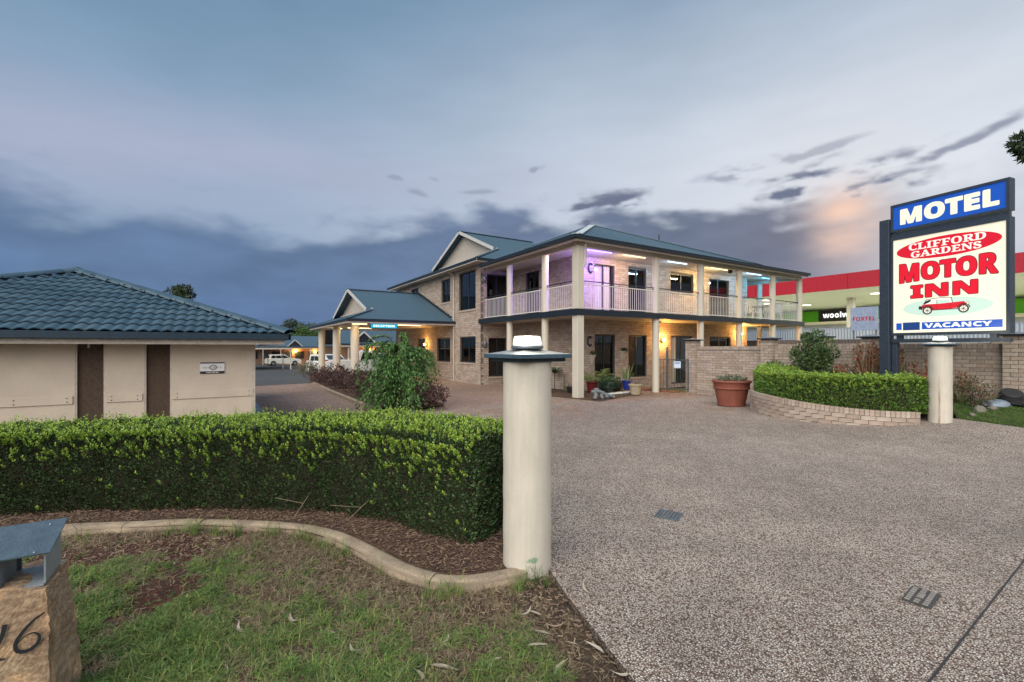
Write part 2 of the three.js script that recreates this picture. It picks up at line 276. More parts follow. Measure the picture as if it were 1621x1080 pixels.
struct('car_park', sheet([[-30, -21.5], [0.62, -22.03], [3.3, -22.73], [9.62, -22.93], [40, -22.93], [40, -104], [-30, -104]], -0.006, 3), M.asphalt, 'dark asphalt car park running back past the porch', 'car park');
struct('porch_floor', sheet([[5.25, -22.9], [9.62, -22.9], [9.62, -31], [5.25, -31]], 0.012, 1.2), M.concrete, 'pale concrete floor under the reception porch', 'floor');
// left lawn
const edgePts = [[-9, -7.6], [-3.2, -5.95], [-1.57, -5.61], [-1.09, -5.47], [-0.7, -5.28], [-0.23, -5.06], [0.25, -4.72], [0.57, -4.42], [0.77, -4.1], [0.92, -3.67], [1.04, -3.26], [1.2, -2.95], [1.41, -2.79], [1.66, -2.72], [1.82, -2.7]];
const redPatch = (x, z) => sstep(0.16, 0.34, fbm(x * 0.9 + 2, 4, z * 0.9, 4) + 0.5 * Math.exp(-(((x + 0.2) / 0.7) ** 2) - (((z + 4.72) / 0.28) ** 2)) + 0.4 * Math.exp(-(((x + 0.85) / 0.5) ** 2) - (((z + 4.85) / 0.3) ** 2)));
const lawnPoly = [[-14, 3.2], [0.88, 3.2], [1.4, -0.6], [1.66, -1.55], [1.88, -2.35], [2.1, -3.0], [1.8, -2.86], ...[...edgePts].reverse(), [-14, -9]];
const lawnY = (x, z) => G(x, z) - 0.03 + 0.03 * fbm(x * 1.3, 1, z * 1.3, 4);
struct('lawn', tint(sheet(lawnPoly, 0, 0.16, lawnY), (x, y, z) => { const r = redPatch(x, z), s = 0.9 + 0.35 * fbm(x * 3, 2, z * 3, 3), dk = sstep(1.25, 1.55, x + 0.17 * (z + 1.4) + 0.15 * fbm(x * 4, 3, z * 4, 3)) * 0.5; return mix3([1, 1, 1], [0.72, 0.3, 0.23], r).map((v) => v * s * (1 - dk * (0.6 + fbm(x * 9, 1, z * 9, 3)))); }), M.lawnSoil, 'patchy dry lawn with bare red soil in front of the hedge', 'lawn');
struct('hedge_bed', sheet([...edgePts, [2.12, -3.0], [2.32, -4.4], [2.02, -5.9], [0.4, -8.2], [-4, -9.4], [-14, -9.4], [-14, -9]], 0, 0.3, (x, z) => G(x, z) + 0.01 + 0.03 * fbm(x * 2.2, 6, z * 2.2, 3)), M.bedSoil, 'mulched soil strip under the clipped hedge', 'garden bed');
// right lawn
const rightLawn = [[12.02, -3.0], [11.82, -2.1], [12.12, 0], [12.92, 3.2], [22, 3.2], [22, -2.3], [14.3, -2.3], [14.25, -3.6], [12.6, -3.2]];
struct('side_lawn', tint(sheet(rightLawn, -0.012, 0.3), () => [0.85, 0.95, 0.7]), M.lawnSoil, 'small green lawn rising to the brick boundary wall', 'lawn');
// flower bed by the porch and the soil patch by the corner column
const bedPoly = [[3.38, -12.05], [4.2, -11.2], [5.2, -11.7], [5.42, -13.5], [5.5, -22.6], [3.62, -22.5], [3.42, -18]];
struct('porch_bed', sheet(bedPoly, 0.03, 0.5, (x, z) => G(x, z) + 0.03 + 0.05 * fbm(x * 2, 1, z * 2, 3)), M.bedSoil, 'dark soil bed in front of the reception porch', 'garden bed');
const cornerPoly = [[9.2, -12.5], [9.62, -10.3], [10.4, -10.62], [12.5, -11.25], [12.9, -13.1], [11.2, -13.1], [11.06, -14.9], [9.5, -14.6]];
struct('corner_bed', sheet(cornerPoly, 0.006, 0.3, (x, z) => G(x, z) + 0.006 + 0.02 * Math.abs(fbm(x * 2, 1, z * 2, 3))), M.bedSoil, 'dark soil patch round the corner column of the motel', 'garden bed');
{ // bed kerb in front of the porch planting
  const k = thing('bed_kerb', 'low pale concrete kerb along the reddish porch planting', 'kerb'); const pts = [[3.3, -11.95], [3.33, -14.5], [3.36, -18], [3.52, -22.55]];
  for (let i = 0; i + 1 < pts.length; i++) { const [x0, z0] = pts[i], [x1, z1] = pts[i + 1]; mesh('kerb_segment', uvm(beam([x0, G(x0, z0) + 0.03, z0 - 0.004], [x1, G(x1, z1) + 0.03, z1 + 0.004], 0.14, 0.12)), M.concrete, k); }
}
// ---------- concrete garden edging ----------
{
  const curve = new THREE.CatmullRomCurve3(edgePts.slice(1).map((p, i, a) => { const q = a[Math.min(i + 1, a.length - 1)], o = a[Math.max(i - 1, 0)], dx = q[0] - o[0], dz = q[1] - o[1], l = Math.hypot(dx, dz); return new THREE.Vector3(p[0] + dz / l * 0.06, 0, p[1] - dx / l * 0.06); }), false, 'catmullrom', 0.5), Lc = curve.getLength(), n = 10;
  const t = thing('garden_edging', 'curved concrete garden edging between hedge and lawn', 'edging');
  const prof = [[-0.07, -0.06], [-0.068, 0.008], [-0.055, 0.026], [-0.028, 0.034], [0.024, 0.033], [0.05, 0.024], [0.062, 0.006], [0.066, -0.06]];
  for (let s = 0; s < n; s++) {
    const a = s / n + 0.0003, b = (s + 1) / n - 0.0003, m = 16, v = [], idx = [], r = rand(40 + s), lift = (r() - 0.5) * 0.008;
    for (let i = 0; i <= m; i++) { const q = a + (b - a) * i / m, p = curve.getPointAt(q), tg = curve.getTangentAt(q), nx = -tg.z, nz = tg.x; for (const [o, y] of prof) { const w = 1 + 0.05 * fbm(p.x * 4, y * 9, p.z * 4, 3); v.push(p.x + nx * o * w, G(p.x, p.z) + y + lift + 0.006 * fbm(p.x * 7, o * 30, p.z * 7, 3), p.z + nz * o * w); } }
    const k = prof.length; for (let i = 0; i < m; i++) for (let j = 0; j + 1 < k; j++) { const A = i * k + j; idx.push(A, A + 1, A + k, A + 1, A + k + 1, A + k); }
    const g = new THREE.BufferGeometry(); g.setAttribute('position', new THREE.Float32BufferAttribute(v, 3)); g.setIndex(idx); g.computeVertexNormals(); mesh('edging_segment', uvm(g), M.concrete, t);
  }
}
struct('forecourt', sheet([[27.4, -30], [46, -30], [46, 6], [27.4, 6]], -0.02, 4), STD({ color: L3(0.5, 0.49, 0.46), map: grainTex, roughness: 0.85 }), 'pale concrete forecourt added under the fuel canopy to bounce light up', 'ground');  // pale slab added so that downlight bounces onto the canopy soffit
// ---------- brickwork ----------
// a wall face: ax 'x' runs along x and faces +z at z = at; ax 'z' runs along z and faces -x at x = at
function wallBricks(W) {
  const out = [], H = 0.086, B = 0.24, r = rand(W.seed || 1); let row = 0;
  for (let y = W.y0; y < W.y1 - 0.03; y += H, row++) {
    const y1 = Math.min(y + 0.076, W.y1), cuts = (W.open || []).filter((o) => y1 > o[2] + 0.02 && y < o[3] - 0.02).map((o) => [o[0] - 0.005, o[1] + 0.005]);
    for (let a = W.a0 - (row % 2 ? 0.12 : 0); a < W.a1 - 0.06; a += B) {
      let seg = [[Math.max(a, W.a0), a + B > W.a1 - 0.06 ? W.a1 : a + 0.23]];
      for (const [c0, c1] of cuts) seg = seg.flatMap(([s, e]) => c1 <= s || c0 >= e ? [[s, e]] : [[s, c0], [c1, e]]);
      for (const [s, e] of seg) if (e - s > 0.025) out.push({ W, s, e, y0: y, y1, k: Math.floor(r() * 5), j: (r() - 0.5) * 0.004 });
    }
  }
  return out;
}
function brickBox(b) { const W = b.W, o = b.j; return W.ax === 'x' ? [b.s, b.e, b.y0, b.y1, W.at - 0.03, W.at + o] : [W.at - o, W.at + 0.03, b.y0, b.y1, b.s, b.e]; }
function brickCentre(b) { const q = brickBox(b); return [(q[0] + q[1]) / 2, (q[2] + q[3]) / 2, (q[4] + q[5]) / 2]; }
function layBricks(list, tones, mats, parent, most = 300) {
  const seen = list.map((b) => { const c = brickCentre(b), [px, py, d] = project(...c); const W = b.W, n = W.ax === 'x' ? Math.abs(c[2]) : Math.abs(c[0]); return { b, s: d > 0 && px > -10 && px < 1631 && !(W.hide && W.hide(px, py)) ? (b.e - b.s) * n / (d * d) : -1 }; }).sort((a, b) => b.s - a.s);
  const rest = [];
  seen.forEach(({ b, s }, i) => {
    const q = brickBox(b), g = bx(...q);
    if (i < most && s > 0) mesh('brick', g, mats[b.k], parent);
    else { const c = tones[b.k]; rest.push(tint(g, () => c)); }
  });
  if (rest.length) { const m = mesh('brickwork', mergeGeometries(rest), M.brickMany, parent); m.userData.kind = 'stuff'; }
}
function backing(W, t = 0.14) { // solid behind the bricks with the openings left free
  const xs = [...new Set([W.a0, W.a1, ...(W.open || []).flatMap((o) => [o[0], o[1]])])].sort((a, b) => a - b), out = [];
  for (let i = 0; i + 1 < xs.length; i++) {
    const a = xs[i], b = xs[i + 1], m = (a + b) / 2; let ys = [[W.y0, W.y1]];
    for (const o of (W.open || []).filter((o) => m > o[0] && m < o[1])) ys = ys.flatMap(([s, e]) => o[3] <= s || o[2] >= e ? [[s, e]] : [[s, o[2]], [o[3], e]].filter((q) => q[1] - q[0] > 0.001));
    for (const [s, e] of ys) out.push(W.ax === 'x' ? bx(a, b, s, e, W.at - t, W.at - 0.007) : bx(W.at + 0.007, W.at + t, s, e, a, b));
  }
  return out;
}
// a window or glazed door set into a wall opening: frame > panes, sill
function windowIn(parent, W, o, { panes = 2, sill = true, name = 'window', glass = M.tint, curtain = 0, frame = M.darkFrame } = {}) {
  const [a0, a1, y0, y1] = o, f = 0.05, dp = 0.075, P = (s, e, u, v, n0, n1) => W.ax === 'x' ? bx(s, e, u, v, W.at - n1, W.at - n0) : bx(W.at + n0, W.at + n1, u, v, s, e), fr = [];
  fr.push(P(a0, a0 + f, y0, y1, dp, dp + 0.06), P(a1 - f, a1, y0, y1, dp, dp + 0.06), P(a0 + f, a1 - f, y1 - f, y1, dp, dp + 0.06), P(a0 + f, a1 - f, y0, y0 + f, dp, dp + 0.06));
  const w = (a1 - a0 - 2 * f) / panes; for (let i = 1; i < panes; i++) fr.push(P(a0 + f + w * i - 0.025, a0 + f + w * i + 0.025, y0 + f, y1 - f, dp + 0.005, dp + 0.055));
  const win = mesh(name, fr, frame, parent);
  for (let i = 0; i < panes; i++) mesh('pane', P(a0 + f + w * i + (i ? 0.025 : 0), a0 + f + w * (i + 1) - (i < panes - 1 ? 0.025 : 0), y0 + f, y1 - f, dp + 0.026, dp + 0.034), glass, win);
  if (sill) { const s = []; for (let a = a0 - 0.06; a < a1 + 0.05; a += 0.086) s.push(P(a, Math.min(a + 0.076, a1 + 0.06), y0 - 0.075, y0 - 0.005, -0.035, 0.07)); mesh('sill', s, M.brick[0], win); }
  if (curtain) { // pleated curtain behind the glass
    const v = [], idx = [], c0 = curtain > 0 ? a0 + 0.05 : lerp(a0, a1, 1 + curtain), c1 = curtain > 0 ? lerp(a0, a1, curtain) : a1 - 0.05, n = 60;
    for (let i = 0; i <= n; i++) { const a = lerp(c0, c1, i / n), q = 0.2 + 0.03 * Math.sin(i * 1.05); for (const y of [y0 + 0.03, y1 - 0.02]) v.push(...(W.ax === 'x' ? [a, y, W.at - q] : [W.at + q, y, a])); }
    for (let i = 0; i < n; i++) idx.push(2 * i, 2 * i + 2, 2 * i + 1, 2 * i + 2, 2 * i + 3, 2 * i + 1);
    const g = new THREE.BufferGeometry(); g.setAttribute('position', new THREE.Float32BufferAttribute(v, 3)); g.setIndex(idx); g.computeVertexNormals(); mesh('curtain', g, M.curtain, win);
  }
  return win;
}
// corrugated steel sheeting over a flat polygon; the first edge is the eave
function corrugated(pts, pitch = 0.076, amp = 0.011) {
  const P = pts.map((p) => new THREE.Vector3(...p)), u = P[1].clone().sub(P[0]).normalize(), n = new THREE.Vector3();
  for (let i = 0; i < P.length; i++) { const a = P[i], b = P[(i + 1) % P.length]; n.x += (a.y - b.y) * (a.z + b.z); n.y += (a.z - b.z) * (a.x + b.x); n.z += (a.x - b.x) * (a.y + b.y); }
  n.normalize(); if (n.y < 0) n.negate(); const w = n.clone().cross(u).normalize(); if (w.y < 0) w.negate();
  const Q = P.map((p) => { const d = p.clone().sub(P[0]); return [d.dot(u), d.dot(w)]; }), umin = Math.min(...Q.map((q) => q[0])), umax = Math.max(...Q.map((q) => q[0])), N = Math.ceil((umax - umin) / (pitch / 5)), v = [], uv = [], idx = [];
  for (let i = 0; i <= N; i++) {
    const a = lerp(umin + 1e-4, umax - 1e-4, i / N); let lo = 1e9, hi = -1e9;
    for (let k = 0; k < Q.length; k++) { const [x0, y0] = Q[k], [x1, y1] = Q[(k + 1) % Q.length]; if ((x0 - a) * (x1 - a) <= 0 && Math.abs(x1 - x0) > 1e-9) { const y = y0 + (y1 - y0) * (a - x0) / (x1 - x0); lo = Math.min(lo, y); hi = Math.max(hi, y); } }
    const h = amp * Math.sin(2 * Math.PI * a / pitch); for (const y of [lo, hi]) { const p = P[0].clone().addScaledVector(u, a).addScaledVector(w, y).addScaledVector(n, h); v.push(p.x, p.y, p.z); uv.push(a, y); }
    if (i) { const k = 2 * i; idx.push(k - 2, k, k - 1, k, k + 1, k - 1); }
  }
  const g = new THREE.BufferGeometry(); g.setAttribute('position', new THREE.Float32BufferAttribute(v, 3)); g.setAttribute('uv', new THREE.Float32BufferAttribute(uv, 2)); g.setIndex(idx); g.computeVertexNormals(); return g;
}
function gutterX(x0, x1, y, z) { return [bx(x0, x1, y - 0.1, y, z - 0.004, z + 0.012), bx(x0, x1, y - 0.1, y - 0.09, z - 0.11, z - 0.004), bx(x0, x1, y - 0.012, y + 0.006, z + 0.0125, z + 0.02)]; }   // faces +z
function gutterZ(z0, z1, y, x) { return [bx(x - 0.012, x + 0.004, y - 0.1, y, z0, z1), bx(x + 0.004, x + 0.11, y - 0.1, y - 0.09, z0, z1), bx(x - 0.02, x - 0.0125, y - 0.012, y + 0.006, z0, z1)]; }   // faces -x
// Dutch-gable roof whose ridge runs along x, gable towards -x; returns the roof part
function dutchGable(parent, { x0, x1, zf, zb, y, slope, hip, soffit, cutx }) {
  const half = (zf - zb) / 2, zr = (zf + zb) / 2, yr = y + half * slope, yh = y + hip * slope, xg = x0 + hip;
  const roof = mesh('roof', corrugated([[x0, y, zf], [x1, y, zf], [x1, yr, zr], [xg - 0.3, yr, zr], [xg - 0.3, yh + 0.02, zf - hip - 0.05], [xg, yh, zf - hip]]), M.colorbond, parent);
  mesh('roof_sheet', corrugated([[x0, y, zb], [x1, y, zb], [x1, yr, zr], [xg - 0.3, yr, zr], [xg, yh, zb + hip]]), M.colorbond, roof);
  mesh('roof_sheet', corrugated([[x0, y, zb], [x0, y, zf], [xg, yh, zf - hip], [xg, yh, zb + hip]]), M.colorbond, roof);
  mesh('gable_panel', [poly([[xg + 0.12, yh - 0.03, zf - hip], [xg + 0.12, yr - 0.03, zr], [xg + 0.12, yh - 0.03, zb + hip]]), bx(xg + 0.02, xg + 0.1, yh - 0.05, yh + 0.1, zb + hip + 0.1, zf - hip - 0.1)], M.cream, roof);
  const bw = 0.16; for (const s of [zf - hip + 0.1, zb + hip - 0.1]) mesh('barge_board', beam([xg - 0.29, yh - 0.02, s], [xg - 0.29, yr - 0.04, zr], 0.03, bw), M.white, roof);
  mesh('ridge_cap', [beam([xg - 0.32, yr + 0.018, zr], [x1, yr + 0.018, zr], 0.22, 0.03)], M.colorbond, roof);
  mesh('hip_cap', [beam([x0, y + 0.022, zf], [xg, yh + 0.022, zf - hip], 0.16, 0.03)], M.colorbond, roof);
  mesh('hip_cap', [beam([x0, y + 0.022, zb], [xg, yh + 0.022, zb + hip], 0.16, 0.03)], M.colorbond, roof);
  mesh('gutter', [...gutterX(x0 - 0.01, cutx ?? x1, y - 0.01, zf + 0.02), ...gutterZ(zb, zf, y - 0.01, x0 - 0.03)], M.navy, roof);
  return roof;
}
// ---------- the two-storey motel ----------
const motel = thing('motel_building', 'two storey cream brick motel with wraparound verandah and blue metal roof', 'motel', [0, 0, 0]);
{
  const front = { ax: 'x', at: -13.2, a0: 11.1, a1: 22.0, y0: -0.1, y1: 5.02, seed: 3, open: [[11.99, 13.03, 2.9, 4.82], [13.8, 14.82, 2.9, 4.83], [16.33, 17.86, 4.02, 4.83], [19.0, 20.51, 2.9, 4.82], [12.01, 13.06, 0.43, 2.1], [13.8, 14.84, 0.43, 2.1], [16.36, 17.83, 0.06, 2.11], [19.04, 20.64, 1.0, 2.1]] };
  const sideW = { ax: 'z', at: 11.1, a0: -17.9, a1: -13.2, y0: -0.1, y1: 5.02, seed: 4, open: [[-16.55, -15.57, 2.9, 4.82]] };
  const wingF = { ax: 'x', at: -17.9, a0: 9.675, a1: 11.1, y0: -0.1, y1: 5.3, seed: 5, open: [[9.96, 11.0, 2.9, 4.86], [10.05, 10.96, 0.33, 2.06]] };
  const wingL = { ax: 'z', at: 9.64, a0: -29.4, a1: -17.9, y0: -0.1, y1: 5.3, seed: 6, open: [[-20.07, -18.37, 3.36, 5.1], [-22.14, -21.07, 3.9, 5.04], [-19.98, -18.37, 0.93, 2.1], [-22.71, -21.07, 0.9, 2.1], [-25.6, -24.4, 0.02, 2.1], [-26.6, -25.4, 3.9, 5.04]] };
  const walls = [front, sideW, wingF, wingL];
  mesh('wall', walls.flatMap((W) => backing(W)), M.mortar, motel);
  layBricks(walls.flatMap(wallBricks), brickTone, M.brick, motel, 300);
  // far side and inner floors close the rooms
  mesh('inner_walls', [bx(21.85, 22.0, -0.1, 5.02, -24, -13.36), bx(11.1, 22, -0.1, 5.02, -24.15, -24.0), bx(9.8, 11.2, -0.1, 5.3, -29.5, -29.35), bx(11.3, 21.8, -0.1, 5.02, -17.1, -17.0), bx(12.1, 12.2, -0.1, 5.3, -29.3, -18.1)], M.interior, motel);
  mesh('inner_floor', [bx(11.3, 21.8, 2.6, 2.8, -23.9, -13.4), bx(9.8, 12.05, 2.6, 2.8, -29.3, -18.1), bx(11.3, 21.8, 4.98, 5.02, -23.9, -13.4), bx(9.8, 12.05, 5.2, 5.3, -29.3, -18.1), bx(9.8, 21.8, -0.12, -0.02, -29.3, -13.4)], M.interior, motel);
  const D = { name: 'glazed_door', sill: false };
  windowIn(motel, front, front.open[0], { ...D, curtain: 0.92, glass: M.glass }); windowIn(motel, front, front.open[1], { ...D, curtain: -0.4, glass: M.tint });
  windowIn(motel, front, front.open[2], {}); windowIn(motel, front, front.open[3], { ...D, curtain: 0.3 });
  windowIn(motel, front, front.open[4], { curtain: 0.3 }); windowIn(motel, front, front.open[5], { curtain: -0.3 }); windowIn(motel, front, front.open[6], { ...D, glass: M.glass, curtain: 0.35 }); windowIn(motel, front, front.open[7], { panes: 2 });
  windowIn(motel, sideW, sideW.open[0], { ...D, curtain: 0.5 }); windowIn(motel, wingF, wingF.open[0], { ...D, curtain: 0.95 }); windowIn(motel, wingF, wingF.open[1], {});
  windowIn(motel, wingL, wingL.open[0], { curtain: 0.2 }); windowIn(motel, wingL, wingL.open[1], {}); windowIn(motel, wingL, wingL.open[2], { curtain: -0.25 }); windowIn(motel, wingL, wingL.open[3], {}); windowIn(motel, wingL, wingL.open[4], { ...D }); windowIn(motel, wingL, wingL.open[5], {});
  // verandah floor, ceiling and beams
  mesh('balcony_slab', [bx(9.62, 11.09, 2.67, 2.82, -17.88, -13.2), bx(9.62, 23.5, 2.67, 2.82, -13.19, -11.37)], M.cream, motel);
  mesh('balcony_edge', [bx(9.52, 23.6, 2.65, 2.85, -11.368, -11.3), bx(9.52, 9.618, 2.65, 2.85, -17.88, -11.37), bx(23.502, 23.6, 2.65, 2.85, -13.5, -11.37)], M.navy, motel);
  mesh('verandah_ceiling', [bx(9.58, 11.09, 5.02, 5.05, -17.3, -13.3), bx(9.58, 23.45, 5.02, 5.05, -13.19, -11.3), bx(22.01, 23.45, 5.02, 5.05, -15.5, -13.2)], M.cream, motel);
  mesh('verandah_beam', [bx(9.6, 23.57, 4.86, 5.0, -11.54, -11.4), bx(9.65, 9.79, 4.86, 5.0, -17.4, -11.545), bx(23.42, 23.56, 4.86, 5.0, -15.4, -11.545)], M.cream, motel);
  mesh('fascia', [bx(9.3, 23.5, 4.94, 5.07, -11.12, -11.09), bx(9.3, 9.33, 4.94, 5.07, -17.3, -11.12), bx(9.33, 23.47, 5.0, 5.015, -11.4, -11.12), bx(9.33, 9.65, 5.0, 5.015, -17.3, -11.4)], M.cream, motel);
  // columns
  const colX = [13.37, 15.95, 18.53, 21.11, 23.45];
  const sq = (y0, y1) => rbx(9.585, 9.855, y0, y1, -11.605, -11.335, 0.012, 2);
  mesh('column', sq(-0.05, 2.655), M.render, motel); mesh('column', sq(2.85, 4.87), M.render, motel);
  const colP = [...colX.map((x) => [x, -11.47]), [9.72, -13.25], [9.72, -15.61], [23.45, -13.4]];
  for (const [x, z] of colP) { mesh('column', cyl(0.125, 0.125, -0.05, 2.66, x, z, 28), M.render, motel); mesh('column', cyl(0.122, 0.122, 2.84, 4.87, x, z, 28), M.render, motel); }
  // balustrades: rails, each with its balusters
  const bg = new THREE.CylinderGeometry(0.009, 0.009, 0.74, 6), M_rail = STD({ color: L3(0.66, 0.62, 0.56), roughness: 0.5 });
  const rails = (a, b, ax, at) => {
    const lo = Math.min(a, b) + 0.13, hi = Math.max(a, b) - 0.13, R = (y0, y1, w) => ax === 'x' ? bx(lo, hi, y0, y1, at - w, at + w) : bx(at - w, at + w, y0, y1, lo, hi);
    const ba = mesh('balustrade', [R(3.655, 3.685, 0.017), R(2.9, 2.93, 0.017)], M_rail, motel), hr = R(3.755, 3.785, 0.02); mesh('handrail', [hr, ...[lo + 0.02, (lo + hi) / 2, hi - 0.02].map((q) => ax === 'x' ? bx(q - 0.008, q + 0.008, 3.685, 3.755, at - 0.008, at + 0.008) : bx(at - 0.008, at + 0.008, 3.685, 3.755, q - 0.008, q + 0.008))], M.darkFrame, ba);
    const n = Math.round((hi - lo) / 0.105); for (let i = 1; i < n; i++) { const q = lerp(lo, hi, i / n), m = mesh('baluster', bg, M_rail, ba); m.position.set(ax === 'x' ? q : at, 3.292, ax === 'x' ? at : q); }
  };
  const xs = [9.72, ...colX]; for (let i = 0; i + 1 < xs.length; i++) rails(xs[i], xs[i + 1], 'x', -11.47);
  const zs = [-11.47, -13.25, -15.61, -17.8]; for (let i = 0; i + 1 < zs.length; i++) rails(zs[i], zs[i + 1], 'z', 9.72);
  rails(-11.47, -13.3, 'z', 23.45);
  // roofs
  const ap = [16.55, 8.03, -18.4], yi = 5.62, I = [[10.75, yi, -12.65], [22.35, yi, -12.65], [22.35, yi, -24.1], [10.75, yi, -24.1]];
  const roof = mesh('roof', corrugated([I[0], I[1], ap]), M.colorbond, motel);
  mesh('roof_sheet', corrugated([I[3], I[0], ap]), M.colorbond, roof); mesh('roof_sheet', corrugated([I[1], I[2], ap]), M.colorbond, roof); mesh('roof_sheet', corrugated([I[2], I[3], ap]), M.colorbond, roof);
  mesh('roof_sheet', corrugated([[9.25, 5.1, -11.05], [23.5, 5.1, -11.05], [22.35, yi + 0.004, -12.65], [10.75, yi + 0.004, -12.65]]), M.colorbond, roof);
  mesh('roof_sheet', corrugated([[9.25, 5.1, -17.4], [9.25, 5.1, -11.05], [10.75, yi + 0.004, -12.65], [10.75, yi + 0.004, -17.4]]), M.colorbond, roof);
  mesh('roof_sheet', corrugated([[23.5, 5.1, -11.05], [23.5, 5.1, -15.6], [22.35, yi + 0.004, -15.6], [22.35, yi + 0.004, -12.65]]), M.colorbond, roof);
  mesh('hip_cap', [beam([9.25, 5.125, -11.05], [10.75, yi + 0.03, -12.65], 0.2, 0.03), beam([10.75, yi + 0.03, -12.65], [16.55, 8.05, -18.4], 0.3, 0.035)], M.ridgePale, roof);
  mesh('hip_cap', beam([22.35, yi + 0.03, -12.65], [16.55, 8.05, -18.4], 0.2, 0.035), M.colorbond, roof); mesh('hip_cap', beam([10.75, yi + 0.03, -24.1], [16.55, 8.05, -18.4], 0.2, 0.035), M.colorbond, roof);
  mesh('gutter', [...gutterX(9.2, 23.52, 5.1, -11.0), ...gutterZ(-17.3, -11.0, 5.1, 9.2)], M.navy, roof);
  const wingRoof = dutchGable(motel, { x0: 9.15, x1: 16.2, zf: -17.3, zb: -29.6, y: 5.42, slope: 0.431, hip: 2.4, cutx: 10.2 });
  mesh('soffit', [bx(9.17, 9.63, 5.3, 5.33, -29.5, -17.35), bx(9.64, 10.6, 5.3, 5.33, -17.88, -17.35)], M.cream, wingRoof);
  mesh('eave_board', [bx(9.13, 9.165, 5.26, 5.4, -29.6, -17.3), bx(9.166, 10.4, 5.26, 5.4, -17.345, -17.31)], M.cream, wingRoof);
  mesh('roof_vent', cyl(0.03, 0.03, 6.95, 7.35, 18.9, -16.0, 10), M.navy, motel);
  // downpipes
  mesh('downpipe', [bar([9.6, 0, -20.56], [9.6, 5.12, -20.56], 0.035), bar([9.6, 5.1, -20.56], [9.2, 5.3, -20.56], 0.035)], M.cream, motel);
  mesh('downpipe', [bar([9.86, 4.2, -11.28], [9.86, 4.98, -11.28], 0.04)], M.cream, motel);
  // stepped flashing where the porch roof meets the wall
  for (let i = 0; i < 17; i++) { const z = -20.9 - i * 0.268, y = 3.0 + i * 0.0986; mesh('flashing_step', bx(9.612, 9.634, y, y + 0.19, z - 0.27, z), M.navy, motel); }
}
// ---------- reception porch ----------
const porch = thing('reception_porch', 'reception porch with blue Dutch gable roof on round cream columns', 'porch');
{
  const roof = dutchGable(porch, { x0: 4.6, x1: 9.63, zf: -20.45, zb: -30.4, y: 2.87, slope: 0.368, hip: 1.4 });
  mesh('eave_board', [bx(4.62, 9.62, 2.68, 2.82, -20.52, -20.47), bx(4.6, 4.65, 2.68, 2.82, -30.35, -20.53)], M.cream, roof);
  mesh('ceiling', bx(4.66, 9.62, 2.72, 2.76, -30.3, -20.53), M.cream, porch);
  for (const z of [-21.7, -25.6, -29.8]) mesh('column', cyl(0.19, 0.19, G(5.2, z) - 0.03, 2.719, 5.2, z, 32), M.render, porch);
}
